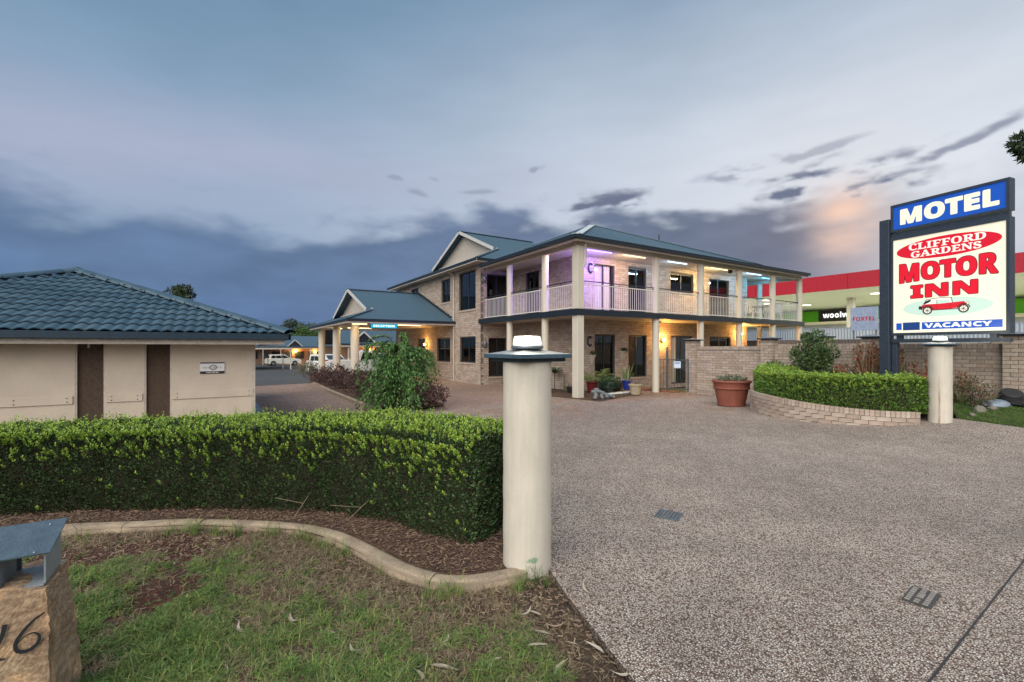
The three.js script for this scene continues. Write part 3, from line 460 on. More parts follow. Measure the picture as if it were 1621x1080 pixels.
// ---------- tiled-roof annexe on the left ----------
const annexe = thing('annexe_building', 'low cream annexe with scalloped blue tile roof behind the hedge', 'building');
{
  const Z = -10.5, gaps = [[-2.38, -2.0], [-1.33, -0.89]]; // brown screened openings
  const px = (p, z) => { const t = (p - 810.5) / FOC, dx = SN + t * CS, dz = -CS + t * SN; return z / dz * dx; };
  const g0 = [px(119, Z), px(166, Z)], g1 = [px(229, Z), px(271, Z)], xr = px(403, Z), xl = -6.0, yt = 1.74, yb = -0.3;
  const sect = [[xl, g0[0]], [g0[1], g1[0]], [g1[1], xr]];
  for (const [a, b] of sect) {
    const w = mesh('wall_panel', rbx(a, b, yb, yt, Z - 0.14, Z, 0.006, 1), M.creamWall, annexe);
    const rail = mesh('wall_batten', rbx(a + (a === xl ? 0 : 0.015), b - 0.03, 0.66, 0.795, Z + 0.001, Z + 0.022, 0.004, 1), M.creamWall, w);
    const n = Math.max(2, Math.round((b - a) / 0.55)); for (let i = 0; i < n; i++) for (const y of [0.695, 0.76]) { const x = lerp(a + 0.09, b - 0.1, i / (n - 1)); const s = mesh('bolt', new THREE.CylinderGeometry(0.008, 0.009, 0.008, 8), M.darkFrame, w); s.rotation.x = Math.PI / 2; s.position.set(x, y, Z + 0.025); }
  }
  for (const [a, b] of [g0, g1]) { mesh('screen_panel', bx(a, b, yb, yt, Z - 0.1, Z - 0.05), M.brownScreen, annexe); mesh('screen_frame', [bx(a, a + 0.02, yb, yt, Z - 0.05, Z - 0.005), bx(b - 0.02, b, yb, yt, Z - 0.05, Z - 0.005)], M.cream, annexe); }
  mesh('side_wall', [bx(xr - 0.14, xr - 0.002, yb, yt, -17, Z - 0.141), bx(xl, xr - 0.15, yb, yt, -17.1, -17.0), bx(xl, xl + 0.1, yb, yt, -17, Z - 0.15)], M.creamWall, annexe);
  mesh('corner_trim', rbx(xr - 0.06, xr + 0.012, yb, yt - 0.002, Z - 0.05, Z + 0.012, 0.004, 1), M.cream, annexe);
  mesh('soffit', [bx(-6.4, 1.05, 1.742, 1.76, Z + 0.001 - 0.2, -10.06), bx(xr, 1.05, 1.742, 1.76, -17.5, Z - 0.2)], M.cream, annexe);
  mesh('eave_board', [bx(-6.45, 1.07, 1.665, 1.77, -10.058, -10.035), bx(1.05, 1.07, 1.665, 1.77, -17.5, -10.06)], M.cream, annexe);
  mesh('gutter', [bx(-6.5, 1.13, 1.755, 1.86, -10.03, -10.018), bx(-6.5, 1.13, 1.755, 1.767, -10.03, -9.94), bx(-6.5, 1.13, 1.76, 1.872, -9.94, -9.928), bx(1.075, 1.087, 1.755, 1.86, -17.5, -10.03), bx(1.16, 1.172, 1.755, 1.872, -17.5, -9.93), bx(1.087, 1.16, 1.755, 1.767, -17.5, -9.94)], M.blueGutter, annexe);
  mesh('conduit', bar([-0.45, 1.655, Z + 0.035], [0.85, 1.69, Z + 0.035], 0.012), M.cream, annexe); mesh('spike_light', [cyl(0.014, 0.014, 1.6, 1.665, px(140, Z + 0.1), Z + 0.1, 8)], M.white, annexe);
  // roof: pyramid, eave square about the apex
  const A = [-2.67, 3.27, -13.83], h = 3.83, ye = 1.86, sl = (A[1] - ye) / h, len = Math.hypot(h, A[1] - ye), ang = Math.atan(sl);
  const c = [[A[0] - h, ye - 0.05, A[2] + h], [A[0] + h, ye - 0.05, A[2] + h], [A[0] + h, ye - 0.05, A[2] - h], [A[0] - h, ye - 0.05, A[2] - h]], top = [A[0], A[1] - 0.05, A[2]];
  const roof = mesh('roof', [poly([c[0], c[1], top]), poly([c[1], c[2], top]), poly([c[2], c[3], top]), poly([c[3], c[0], top])], M.navy, annexe);
  const TW = 0.33, ROW = 0.335, TL = 0.40, rows = Math.floor(len / ROW);
  const shape = (u) => { const q = (u / TW * 2) % 1; return 0.025 * Math.pow(Math.abs(Math.sin(Math.PI * q)), 1.2) - 0.008 * (1 - Math.abs(Math.sin(Math.PI * q))); };
  function tileGeo(u0, u1) { // local: x across, y up from the roof plane, z down the slope; lower edge at z = 0
    const n = Math.max(4, Math.round((u1 - u0) / TW * 14)), v = [], idx = [];
    for (let i = 0; i <= n; i++) { const u = lerp(u0, u1, i / n), s = shape(u); v.push(u, s + 0.036, 0, u, s + 0.004, -TL, u, s + 0.018, 0.001); }
    for (let i = 0; i < n; i++) { const a = 3 * i; idx.push(a, a + 3, a + 1, a + 3, a + 4, a + 1, a + 2, a + 5, a, a + 5, a + 3, a); }
    const g = new THREE.BufferGeometry(); g.setAttribute('position', new THREE.Float32BufferAttribute(v, 3)); g.setIndex(idx); const q = g.toNonIndexed(); q.computeVertexNormals(); return uvm(smoothTop(q, n)); }
  function smoothTop(g, n) { const p = g.attributes.position, nn = g.attributes.normal; for (let t = 0; t < p.count / 3; t++) { if (t % 4 > 1) continue; for (let k = 0; k < 3; k++) { const i = t * 3 + k, u = p.getX(i), e = 0.004, d = (shape(u + e) - shape(Math.max(0, u - e))) / (2 * e), l = Math.hypot(d, 1); nn.setXYZ(i, -d / l, 1 / l, 0.08); } } return g; }
  const full = tileGeo(0, TW), r = rand(77), faceTiles = (make) => { for (let k = 0; k < rows; k++) { const w = h * (1 - (k + 0.35) * ROW / len); const n0 = Math.ceil(-w / TW), n1 = Math.floor(w / TW); for (let i = n0 - 1; i <= n1; i++) { const a = Math.max(i * TW, -w), b = Math.min((i + 1) * TW, w); if (b - a > 0.04) make(k, i, a, b); } } };
  faceTiles((k, i, a, b) => {
    const whole = b - a > TW - 0.005, g = whole ? full : tileGeo(a - i * TW, b - i * TW), m = mesh('tile', g, M.tile[Math.floor(r() * 4)], roof), s = k * ROW / len;
    m.position.set(A[0] + i * TW, lerp(ye, A[1], s) + 0.006, lerp(A[2] + h, A[2], s)); m.rotation.set(ang, 0, (r() - 0.5) * 0.006);
  });
  { // the slope that turns away to the right
    const list = []; faceTiles((k, i, a, b) => { const g = tileGeo(a - i * TW, b - i * TW), s = k * ROW / len; g.translate(i * TW, 0, 0); g.rotateX(ang); g.translate(0, lerp(ye, A[1], s) + 0.006, lerp(h, 0, s)); g.rotateY(Math.PI / 2); g.translate(A[0], 0, A[2]); list.push(g); });
    const m = mesh('side_tiles', mergeGeometries(list), M.tile[0], roof); m.userData.kind = 'stuff';
  }
  const capG = (() => { const g = new THREE.CylinderGeometry(0.15, 0.17, 0.4, 14, 1, true, -Math.PI / 2, Math.PI); g.scale(1, 1, 0.5); return g; })();
  const hip = (P, Q) => { const a = new THREE.Vector3(...P), b = new THREE.Vector3(...Q), d = b.clone().sub(a), L = d.length(), n = Math.floor(L / 0.345); d.normalize(); const up = new THREE.Vector3(0, 1, 0), side = new THREE.Vector3().crossVectors(d, up).normalize(), nm = new THREE.Vector3().crossVectors(side, d).normalize(), B = new THREE.Matrix4().makeBasis(side, d, nm);
    for (let i = 0; i < n; i++) { const m = mesh('hip_tile', capG, M.tile[i % 4], roof); m.quaternion.setFromRotationMatrix(B); m.position.copy(a).addScaledVector(d, (i + 0.55) * L / n).addScaledVector(nm, 0.0); m.rotateX(0.035); } };
  hip([c[1][0], ye + 0.03, c[1][2]], [A[0], A[1] + 0.03, A[2]]); hip([c[0][0], ye + 0.03, c[0][2]], [A[0], A[1] + 0.03, A[2]]); hip([c[2][0], ye + 0.03, c[2][2]], [A[0], A[1] + 0.03, A[2]]);
  const fin = mesh('ridge_finial', new THREE.SphereGeometry(0.16, 16, 8, 0, Math.PI * 2, 0, Math.PI / 2), M.tile[1], roof); fin.scale.y = 0.5; fin.position.set(A[0], A[1] + 0.02, A[2]);
  // security plate on the wall
  const sx0 = px(316, Z), sx1 = px(355.5, Z), cv = document.createElement('canvas'); cv.width = 400; cv.height = 220; const x = cv.getContext('2d');
  x.fillStyle = '#d8d6d6'; x.fillRect(0, 0, 400, 220); x.fillStyle = '#2a2728'; x.fillRect(0, 0, 400, 22); x.fillRect(0, 172, 400, 48); x.textAlign = 'center'; x.fillStyle = '#2b2b2e'; x.font = 'bold 44px serif'; x.textBaseline = 'middle'; x.fillText('S E C U R I T Y', 200, 102, 320);
  x.strokeStyle = '#2b2b2e'; x.lineWidth = 8; for (const r0 of [48, 34]) { x.beginPath(); x.ellipse(214, 100, r0 * 1.25, r0, 0, 0, 7); x.stroke(); } x.fillStyle = '#e6e2de'; x.font = 'bold 34px sans-serif'; x.fillText('1300 728 763', 200, 197, 340);
  const ct = new THREE.CanvasTexture(cv); ct.colorSpace = THREE.SRGBColorSpace;
  const t = thing('security_sign', 'small black and white security plate screwed to the cream annexe wall', 'sign', [(sx0 + sx1) / 2, 1.22, Z + 0.004]), w = sx1 - sx0, hh = w * 0.55;
  mesh('plate', rbx(-w / 2, w / 2, -hh / 2, hh / 2, 0, 0.012, 0.003, 1), M.white, t); const f = mesh('print', new THREE.PlaneGeometry(w - 0.006, hh - 0.006), STD({ map: ct, roughness: 0.4 }), t); f.position.z = 0.0135;
  for (const [a, b] of [[-1, -1], [1, -1], [-1, 1], [1, 1]]) { const s = mesh('screw', new THREE.CylinderGeometry(0.006, 0.006, 0.004, 8), M.galv, t); s.rotation.x = Math.PI / 2; s.position.set(a * (w / 2 - 0.018), b * (hh / 2 - 0.014), 0.0155); }
  tag(mesh('drain_strip', sheet([[0.66, -10.6], [0.98, -10.6], [0.9, -16], [0.66, -16]], 0.012, 1), M.colorbond), 'narrow blue grey drain strip along the annexe corner', 'drain');
}
// ---------- brick boundary wall with piers ----------
{
  const t = thing('boundary_wall', 'tan brick boundary wall with capped piers behind the raised bed', 'wall'), X = 14.22;
  const piers = [[-10.75, -10.36], [-8.02, -7.66], [-5.38, -5.02], [-2.8, -2.42], [-0.2, 0.16]], bricks = [], sold = [];
  const bay = (z0, z1, top) => { const W = { ax: 'z', at: X, a0: z0, a1: z1, y0: -0.12, y1: top - 0.12, seed: 11, hide: (px, py) => py > 640 }; bricks.push(...wallBricks(W)); return W; };
  const solid = [];
  for (let i = 0; i + 1 < piers.length; i++) {
    const top = 1.655 + 0.02 * i, W = bay(piers[i][1], piers[i + 1][0], top); solid.push(...backing(W, 0.11), bx(X + 0.007, X + 0.11, top - 0.12, top - 0.004, W.a0, W.a1));
    for (let z = W.a0; z < W.a1 - 0.04; z += 0.086) sold.push([z, Math.min(z + 0.076, W.a1), top - 0.11, top]);
  }
  for (const [z0, z1] of piers) {
    for (const W of [{ ax: 'z', at: X - 0.13, a0: z0, a1: z1, y0: -0.12, y1: 1.86, seed: 12 }, { ax: 'x', at: z1, a0: X - 0.13, a1: X + 0.2, y0: -0.12, y1: 1.86, seed: 13 }]) bricks.push(...wallBricks(W));
    solid.push(bx(X - 0.115, X + 0.2, -0.12, 1.86, z0 + 0.007, z1 - 0.015));
    const ym = 1.861, cap = mesh('pier_cap', [bx(X - 0.21, X + 0.27, ym, ym + 0.035, z0 - 0.07, z1 + 0.07)], M.navy, t); const cg = new THREE.ConeGeometry(0.36, 0.055, 4); cg.rotateY(Math.PI / 4); cg.scale(0.98, 1, 1.02); cg.translate(X + 0.03, ym + 0.0625, (z0 + z1) / 2); mesh('cap_top', cg, M.galv, cap);
  }
  mesh('wall_core', solid, M.mortar, t);
  layBricks(bricks, greyTone, M.greyBrick, t, 235);
  const r = rand(5); let k = 0; sold.sort((a, b) => b[0] - a[0]); const rest = [];
  for (const [z0, z1, y0, y1] of sold) { const g = bx(X - 0.004 + r() * 0.004, X + 0.03, y0, y1, z0, z1), c = Math.floor(r() * 5); if (k++ < 60 && z0 < -1) mesh('soldier_brick', g, M.greyBrick[c], t); else rest.push(tint(g, () => greyTone[c])); }
  const m = mesh('soldier_course', mergeGeometries(rest), M.brickMany, t); m.userData.kind = 'stuff';
}
{ // the neighbour's wall a step behind
  const t = thing('neighbour_wall', 'dark topped brick wall of the neighbour showing just above the boundary wall', 'wall'), X = 16.6, W = { ax: 'z', at: X, a0: -9.5, a1: 1.5, y0: 0.8, y1: 1.75, seed: 21 };
  mesh('wall_core', [bx(X + 0.007, X + 0.2, 0, 1.74, -9.5, 1.5)], M.mortar, t); const l = wallBricks(W).map((b) => tint(bx(...brickBox(b)), () => greyTone[b.k])), s = [];
  for (let z = -9.5; z < 1.45; z += 0.086) s.push(tint(bx(X - 0.003, X + 0.11, 1.755, 1.86, z, z + 0.07), () => [0.2, 0.155, 0.14]));
  const m = mesh('brickwork', mergeGeometries([...l, ...s]), M.brickMany, t); m.userData.kind = 'stuff';
  for (const z of [-7.35, -3.3]) { mesh('pier', bx(X - 0.08, X + 0.25, 0, 1.93, z - 0.17, z + 0.17), M.greyBrick[3], t); mesh('pier_cap', bx(X - 0.12, X + 0.29, 1.93, 1.98, z - 0.21, z + 0.21), M.navy, t); }
}
// ---------- curved retaining wall and raised bed ----------
const bedC = [12.65, -5.0], bedR = 2.15, ANG = (x, z) => Math.atan2(z - bedC[1], x - bedC[0]);
const bedTop = (a) => { const x = bedC[0] + bedR * Math.cos(a), z = bedC[1] + bedR * Math.sin(a); return 0.37 + 0.16 * sstep(-3.4, -6.8, z); };
const a0 = ANG(11.27, -3.32), a1 = ANG(13.6, -7.0) - (ANG(13.6, -7.0) > 0 ? 0 : 0); // runs anticlockwise seen from above, bulging towards the drive
const arcFrom = a0 < 0 ? a0 + 2 * Math.PI : a0, arcTo = (a1 < arcFrom ? a1 + 2 * Math.PI : a1);
{
  const t = thing('retaining_wall', 'low curved brick retaining wall with soldier course round the raised bed', 'wall'), L = (arcTo - arcFrom) * bedR, r = rand(31);
  const at = (s) => arcFrom + s / bedR;
  const place = (s0, s1, y0, y1, name, d = 0.1) => { const am = at((s0 + s1) / 2), w = s1 - s0; const g = new THREE.BoxGeometry(d, y1 - y0, w); const m = mesh(name, uvm(g), M.brick[Math.floor(r() * 5)], t); const ro = bedR + (r() - 0.5) * 0.004 - d / 2; m.position.set(bedC[0] + ro * Math.cos(am), (y0 + y1) / 2, bedC[1] + ro * Math.sin(am)); m.rotation.y = -am; };
  for (let s = 0; s < L - 0.05; s += 0.082) { const y = bedTop(at(s)); place(s, s + 0.071, y - 0.11, y, 'soldier_brick', 0.11); }
  for (let k = 0; k < 7; k++) for (let s = k % 2 ? -0.12 : 0; s < L; s += 0.24) {
    const e = Math.min(s + 0.23, L), st = Math.max(s, 0); if (e - st < 0.04) continue; const am = at((st + e) / 2), x = bedC[0] + bedR * Math.cos(am), z = bedC[1] + bedR * Math.sin(am), yt = bedTop(am) - 0.12 - k * 0.086;
    if (yt < G(x, z) + 0.005) continue; place(st, e, yt - 0.076, yt, 'brick');
  }
  const v = [], idx = [], n = 80; for (let i = 0; i <= n; i++) { const am = lerp(arcFrom, arcTo, i / n), yt = bedTop(am) - 0.006; for (const [ro, y] of [[bedR - 0.008, -0.15], [bedR - 0.008, yt], [bedR - 0.13, yt], [bedR - 0.13, -0.15]]) v.push(bedC[0] + ro * Math.cos(am), y, bedC[1] + ro * Math.sin(am)); }
  for (let i = 0; i < n; i++) for (let j = 0; j < 3; j++) { const a = i * 4 + j; idx.push(a, a + 4, a + 1, a + 4, a + 5, a + 1); }
  const g = new THREE.BufferGeometry(); g.setAttribute('position', new THREE.Float32BufferAttribute(v, 3)); g.setIndex(idx); g.computeVertexNormals(); mesh('mortar_core', uvm(g), M.mortar, t);
  const pts = []; for (let i = 0; i <= 30; i++) { const am = lerp(arcFrom, arcTo, i / 30); pts.push([bedC[0] + (bedR - 0.12) * Math.cos(am), bedC[1] + (bedR - 0.12) * Math.sin(am)]); }
  struct('raised_bed', sheet([...pts, [14.2, -7.0], [14.2, -3.0]], 0, 0.4, (x, z) => 0.3 + 0.14 * sstep(-3.4, -6.8, z) + 0.1 * sstep(12, 14, x)), M.bedSoil, 'raised bed of dark soil held by the curved brick wall', 'garden bed');
}
// ---------- rendered gate pillars with lamps ----------
// paint of a pillar: faint trowel streaks, a worn turquoise patch or a rust run where there is one
function pillarPaint(seed, u0, rust, patch) {
  const w = 512, h = 1024, d = new Uint8Array(w * h * 4); for (let j = 0; j < h; j++) for (let i = 0; i < w; i++) {
    const u = i / w, v = j / h, n = 0.94 + 0.06 * tnoise(u, v, 7, 4, seed) + 0.05 * tnoise(u, v * 0.12, 40, 3, seed + 2) + 0.03 * tnoise(u, v, 90, 2, seed); let c = [n, n * 0.99, n * 0.975];
    let du = Math.abs(u - u0 - 0.004 * tnoise(u, v, 9, 2)); du = Math.min(du, 1 - du);
    if (rust) { const k = Math.exp(-((du / 0.012) ** 2)) * sstep(0.75, 0.25, v) * clamp(0.6 + 1.2 * tnoise(u, v * 0.2, 60, 3, 3)); c = mix3(c, [0.6, 0.36, 0.26], clamp(k * 0.75)); }
    if (patch) { const k = sstep(0.5, 0.9, Math.exp(-((du / 0.05) ** 2) - (((v - 0.12) / 0.02) ** 2)) + 0.9 * tnoise(u, v, 36, 4, 5)); c = mix3(c, [0.55, 0.72, 0.62], k * 0.8); }
    const k = (j * w + i) * 4; for (let q = 0; q < 3; q++) d[k + q] = clamp(c[q]) * 255; d[k + 3] = 255;
  }
  const t = new THREE.DataTexture(d, w, h, THREE.RGBAFormat); t.magFilter = THREE.LinearFilter; t.wrapS = THREE.RepeatWrapping; t.colorSpace = THREE.SRGBColorSpace; t.needsUpdate = true; return STD({ color: L3(0.62, 0.575, 0.5), map: t, bumpMap: grainBump, bumpScale: 0.001, roughness: 0.62 });
}
function pillar(pos, hgt, label, turn, paint) {
  const t = thing('gate_pillar', label, 'pillar', pos, turn, 'pillars at the driveway mouth');
  const pr = []; for (let i = 0; i <= 20; i++) { const y = lerp(-0.1, hgt, i / 20); pr.push([0.18 + 0.0015 * Math.sin(i * 1.7), y]); } mesh('shaft', lathe(pr, 56), paint, t);
  const s = 0.235, y = hgt; mesh('cap_tray', bx(-s + 0.035, s - 0.035, y + 0.001, y + 0.026, -s + 0.035, s - 0.035), M.navy, t);
  const cap = mesh('cap', rbx(-s, s, y + 0.026, y + 0.056, -s, s, 0.004, 1), M.colorbond, t); const c = new THREE.ConeGeometry(s * 1.41, 0.045, 4); c.rotateY(Math.PI / 4); c.translate(0, y + 0.0775, 0); mesh('cap_top', c, M.galv, cap);
  const lamp = mesh('lamp_base', lathe([[0.0, y + 0.075], [0.06, y + 0.075], [0.075, y + 0.09], [0.118, y + 0.094], [0.122, y + 0.115], [0.108, y + 0.12], [0, y + 0.12]], 36), M.galv, t);
  mesh('lamp_lens', lathe([[0.104, y + 0.12], [0.107, y + 0.135], [0.1, y + 0.175], [0.092, y + 0.186], [0.0, y + 0.19]], 36), glow(0.95, 1.0, 0.66, 0.42), lamp);
  const l = new THREE.PointLight(new THREE.Color(1, 0.93, 0.7), 0.32); l.position.set(0, y + 0.3, 0); l.shadow.radius = 5; l.castShadow = true; t.add(l);
}
pillar([1.94, 0.0, -2.87], 1.5, 'near rendered pillar with a lit lamp at the end of the big hedge', 0.05, pillarPaint(1, 0.93, false, true));
pillar([11.68, 0.17, -3.16], 1.46, 'far rendered pillar with rust streak beside the curved brick wall', 0.1, pillarPaint(4, 0.765, true, false));
// ---------- lit motel sign ----------
{
  const R = [12.82, -2.42], Lp = [13.13, -4.4], dx = Lp[0] - R[0], dz = Lp[1] - R[1], W = Math.hypot(dx, dz), turn = Math.atan2(-(R[1] - Lp[1]), R[0] - Lp[0]);
  // local: x from the post (0) towards the camera side, z towards the viewer
  const t = thing('motel_sign', 'tall lit motel sign with blue header and red lettering on a navy post', 'sign', [Lp[0], 0.3, Lp[1]], turn);
  const steel = STD({ color: L3(0.055, 0.075, 0.105), roughness: 0.4, metalness: 0.2, map: grainTex }), y = (v) => v - 0.3;
  mesh('post', rbx(-0.2, 0.0, 0, y(4.56), -0.09, 0.11, 0.008, 2), steel, t); mesh('rear_post', rbx(0.012, 0.11, 0, y(1.75), -0.1, 0.03, 0.006, 1), steel, t);
  const x0 = 0.02, x1 = W, yb = 1.88, ym = 4.12, yt = 4.86;
  mesh('cabinet_frame', [bx(x0, x1, y(yb), y(yb + 0.06), -0.09, 0.09), bx(x0, x1, y(ym - 0.07), y(ym), -0.09, 0.09), bx(x1 - 0.05, x1, y(yb + 0.06), y(ym - 0.07), -0.09, 0.09), bx(x0, x0 + 0.05, y(yb + 0.06), y(ym - 0.07), -0.09, 0.09), bx(x0, x1, y(yb), y(ym), -0.12, -0.09), bx(x0, x1 - 0.02, y(ym), y(ym + 0.1), -0.05, 0.05), bx(x0, x1 + 0.0, y(1.72), y(1.8), -0.06, 0.06), bx(x0 + 0.1, x0 + 0.2, y(1.8), y(yb), -0.05, 0.05), bx(x1 - 0.3, x1 - 0.2, y(1.8), y(yb), -0.05, 0.05)], steel, t);
  const h0 = 4.24; mesh('header_frame', [bx(x0, x1, y(h0), y(h0 + 0.05), -0.09, 0.09), bx(x0, x1, y(yt - 0.05), y(yt), -0.09, 0.09), bx(x0, x0 + 0.05, y(h0 + 0.05), y(yt - 0.05), -0.09, 0.09), bx(x1 - 0.05, x1, y(h0 + 0.05), y(yt - 0.05), -0.09, 0.09), bx(x0, x1, y(h0), y(yt), -0.12, -0.09)], steel, t);
  const canvas = (w, h, draw) => { const c = document.createElement('canvas'); c.width = w; c.height = h; draw(c.getContext('2d'), w, h); const q = new THREE.CanvasTexture(c); q.colorSpace = THREE.SRGBColorSpace; return q; };
  // lettering drawn from outlines so that each word can be stretched to its place
  function word(x, str, f, cx, cy, w, h, fill, stroke, lw, arch = 0) {
    const shapes = f.generateShapes(str, 100), bb = new THREE.Box2(); shapes.forEach((s) => s.getPoints(8).forEach((p) => bb.expandByPoint(p)));
    const sx = w / (bb.max.x - bb.min.x), sy = h / (bb.max.y - bb.min.y), mx = (bb.max.x + bb.min.x) / 2, my = (bb.max.y + bb.min.y) / 2;
    const go = (pts) => { pts.forEach((p, i) => { const u = (p.x - mx) * sx, e = u / (w / 2), k = 1 + arch * e * e; const X = cx + u, Y = cy - (p.y - my) * sy * k; i ? x.lineTo(X, Y) : x.moveTo(X, Y); }); x.closePath(); };
    x.beginPath(); shapes.forEach((s) => { go(s.getPoints(10)); s.holes.forEach((q) => go(q.getPoints(10))); });
    x.lineJoin = 'round'; if (stroke) { x.strokeStyle = stroke; x.lineWidth = lw * 2; x.stroke(); } x.fillStyle = fill; x.fill('evenodd');
    if (lw < 0) { }
  }
  const heavy = (x, str, cx, cy, w, h, c, f = font, grow = 8, arch = 0) => word(x, str, f, cx, cy, w - grow, h - grow, c, c, grow / 2, arch);
  const head = canvas(1024, 300, (x, w, h) => { x.fillStyle = '#174fb0'; x.fillRect(0, 0, w, h); heavy(x, 'MOTEL', 520, 150, 900, 206, '#f3ecd2', font, 22); });
  const face = canvas(1024, 1160, (x, w, h) => {
    x.fillStyle = '#f0e6cc'; x.fillRect(0, 0, w, h);
    x.fillStyle = '#c8152c'; x.beginPath(); x.ellipse(512, 165, 478, 122, 0, 0, 7); x.fill();
    word(x, 'CLIFFORD', serifFont, 512, 118, 700, 78, '#f7e9dc', '#f7e9dc', 2); word(x, 'GARDENS', serifFont, 505, 212, 640, 74, '#f7e9dc', '#f7e9dc', 2);
    const red = '#d1162b', dk = '#3a1416'; word(x, 'MOTOR', font, 512, 428, 880, 196, dk, dk, 15, 0.16); heavy(x, 'MOTOR', 512, 428, 896, 212, red, font, 18, 0.16); 
    word(x, 'INN', font, 488, 666, 600, 138, dk, dk, 15); heavy(x, 'INN', 488, 666, 616, 154, red, font, 18);
    // oval with an old open tourer
    x.fillStyle = '#b9d2c6'; x.beginPath(); x.ellipse(512, 868, 410, 108, 0, 0, 7); x.fill();
    x.fillStyle = '#c9202d'; x.beginPath(); x.moveTo(290, 860); x.lineTo(300, 828); x.lineTo(470, 830); x.lineTo(560, 826); x.lineTo(680, 820); x.lineTo(702, 850); x.lineTo(700, 880); x.lineTo(560, 896); x.lineTo(330, 900); x.closePath(); x.fill();
    x.fillStyle = '#8c1620'; x.fillRect(556, 826, 5, 66); x.fillRect(430, 830, 4, 64); x.fillStyle = '#f0ead8'; x.beginPath(); x.moveTo(330, 826); x.lineTo(345, 776); x.quadraticCurveTo(430, 762, 560, 768); x.lineTo(572, 826); x.lineTo(556, 826); x.lineTo(548, 786); x.lineTo(440, 786); x.lineTo(436, 826); x.closePath(); x.fill();
    x.strokeStyle = '#2b2420'; x.lineWidth = 6; x.beginPath(); x.moveTo(312, 826); x.lineTo(338, 772); x.quadraticCurveTo(440, 756, 572, 766); x.moveTo(568, 766); x.lineTo(580, 826); x.moveTo(436, 786); x.lineTo(436, 826); x.stroke();
    x.fillStyle = '#2b2420'; x.fillRect(262, 846, 34, 40); x.beginPath(); x.ellipse(345, 800, 42, 14, -0.5, 0, 7); x.fill(); x.fillRect(330, 896, 340, 9);
    for (const cx of [345, 676]) { x.fillStyle = '#2b2420'; x.beginPath(); x.ellipse(cx, 902, 47, 47, 0, 0, 7); x.fill(); x.fillStyle = '#e8e2d2'; x.beginPath(); x.ellipse(cx, 902, 33, 33, 0, 0, 7); x.fill(); x.strokeStyle = '#2b2420'; x.lineWidth = 4; for (let i = 0; i < 8; i++) { x.beginPath(); x.moveTo(cx, 902); x.lineTo(cx + 33 * Math.cos(i * 0.785), 902 + 33 * Math.sin(i * 0.785)); x.stroke(); } x.beginPath(); x.lineWidth = 9; x.arc(cx, 902, 56, 3.3, 6.1); x.stroke(); }
    x.fillStyle = '#f5f0dd'; x.beginPath(); x.ellipse(712, 842, 12, 14, 0, 0, 7); x.fill(); x.strokeStyle = '#2b2420'; x.lineWidth = 4; x.stroke();
    x.fillStyle = '#174fb0'; x.fillRect(30, 1040, w - 60, 84); x.fillStyle = '#f0e6cc'; x.fillRect(88, 1034, 204, 96); x.fillStyle = '#1d3c74'; x.fillRect(100, 1034, 172, 96); word(x, 'VACANCY', font, 615, 1080, 590, 50, '#f6f1df', '#f6f1df', 2);
  });
  const panel = (name, map, px0, px1, py0, py1, k) => { const m = mesh(name, new THREE.PlaneGeometry(px1 - px0, py1 - py0), STD({ map, emissive: 0xffffff, emissiveMap: map, emissiveIntensity: k, roughness: 0.35 }), t); m.position.set((px0 + px1) / 2, y((py0 + py1) / 2), 0.07); return m; };
  const lightIn = (px0, px1, py0, py1, k) => { const l = new THREE.RectAreaLight(new THREE.Color(1, 0.94, 0.82), k, px1 - px0, py1 - py0); l.position.set((px0 + px1) / 2, y((py0 + py1) / 2), 0.075); l.rotation.y = Math.PI; t.add(l); };
  panel('header_panel', head, x0 + 0.05, x1 - 0.05, h0 + 0.05, yt - 0.05, 0.1); panel('face_panel', face, x0 + 0.05, x1 - 0.05, yb + 0.06, ym - 0.07, 0.125);
  lightIn(x0 + 0.05, x1 - 0.05, yb + 0.06, ym - 0.07, 0.25);
}
// ---------- small square sign by the fence ----------
{
  const t = thing('square_sign', 'pale blue square sign with red capitals in front of the grey fence', 'sign', [18, 0, -6.78], -Math.PI / 2);
  mesh('board', rbx(-0.39, 0.39, 2.18, 2.95, -0.02, 0.0, 0.004, 1), STD({ color: L3(0.42, 0.52, 0.72), roughness: 0.5, map: grainTex }), t);
  const g = new THREE.ShapeGeometry(font.generateShapes('FOXTEL', 0.132)); g.computeBoundingBox(); const b = g.boundingBox; g.translate(-(b.max.x + b.min.x) / 2, 2.5, 0.004); mesh('lettering', g, STD({ color: L3(0.5, 0.01, 0.03), roughness: 0.5 }), t);
  mesh('leg', bx(-0.34, -0.29, 0.3, 2.9, -0.07, -0.021), M.galv, t); mesh('leg', bx(0.29, 0.34, 0.3, 2.9, -0.07, -0.021), M.galv, t);
}
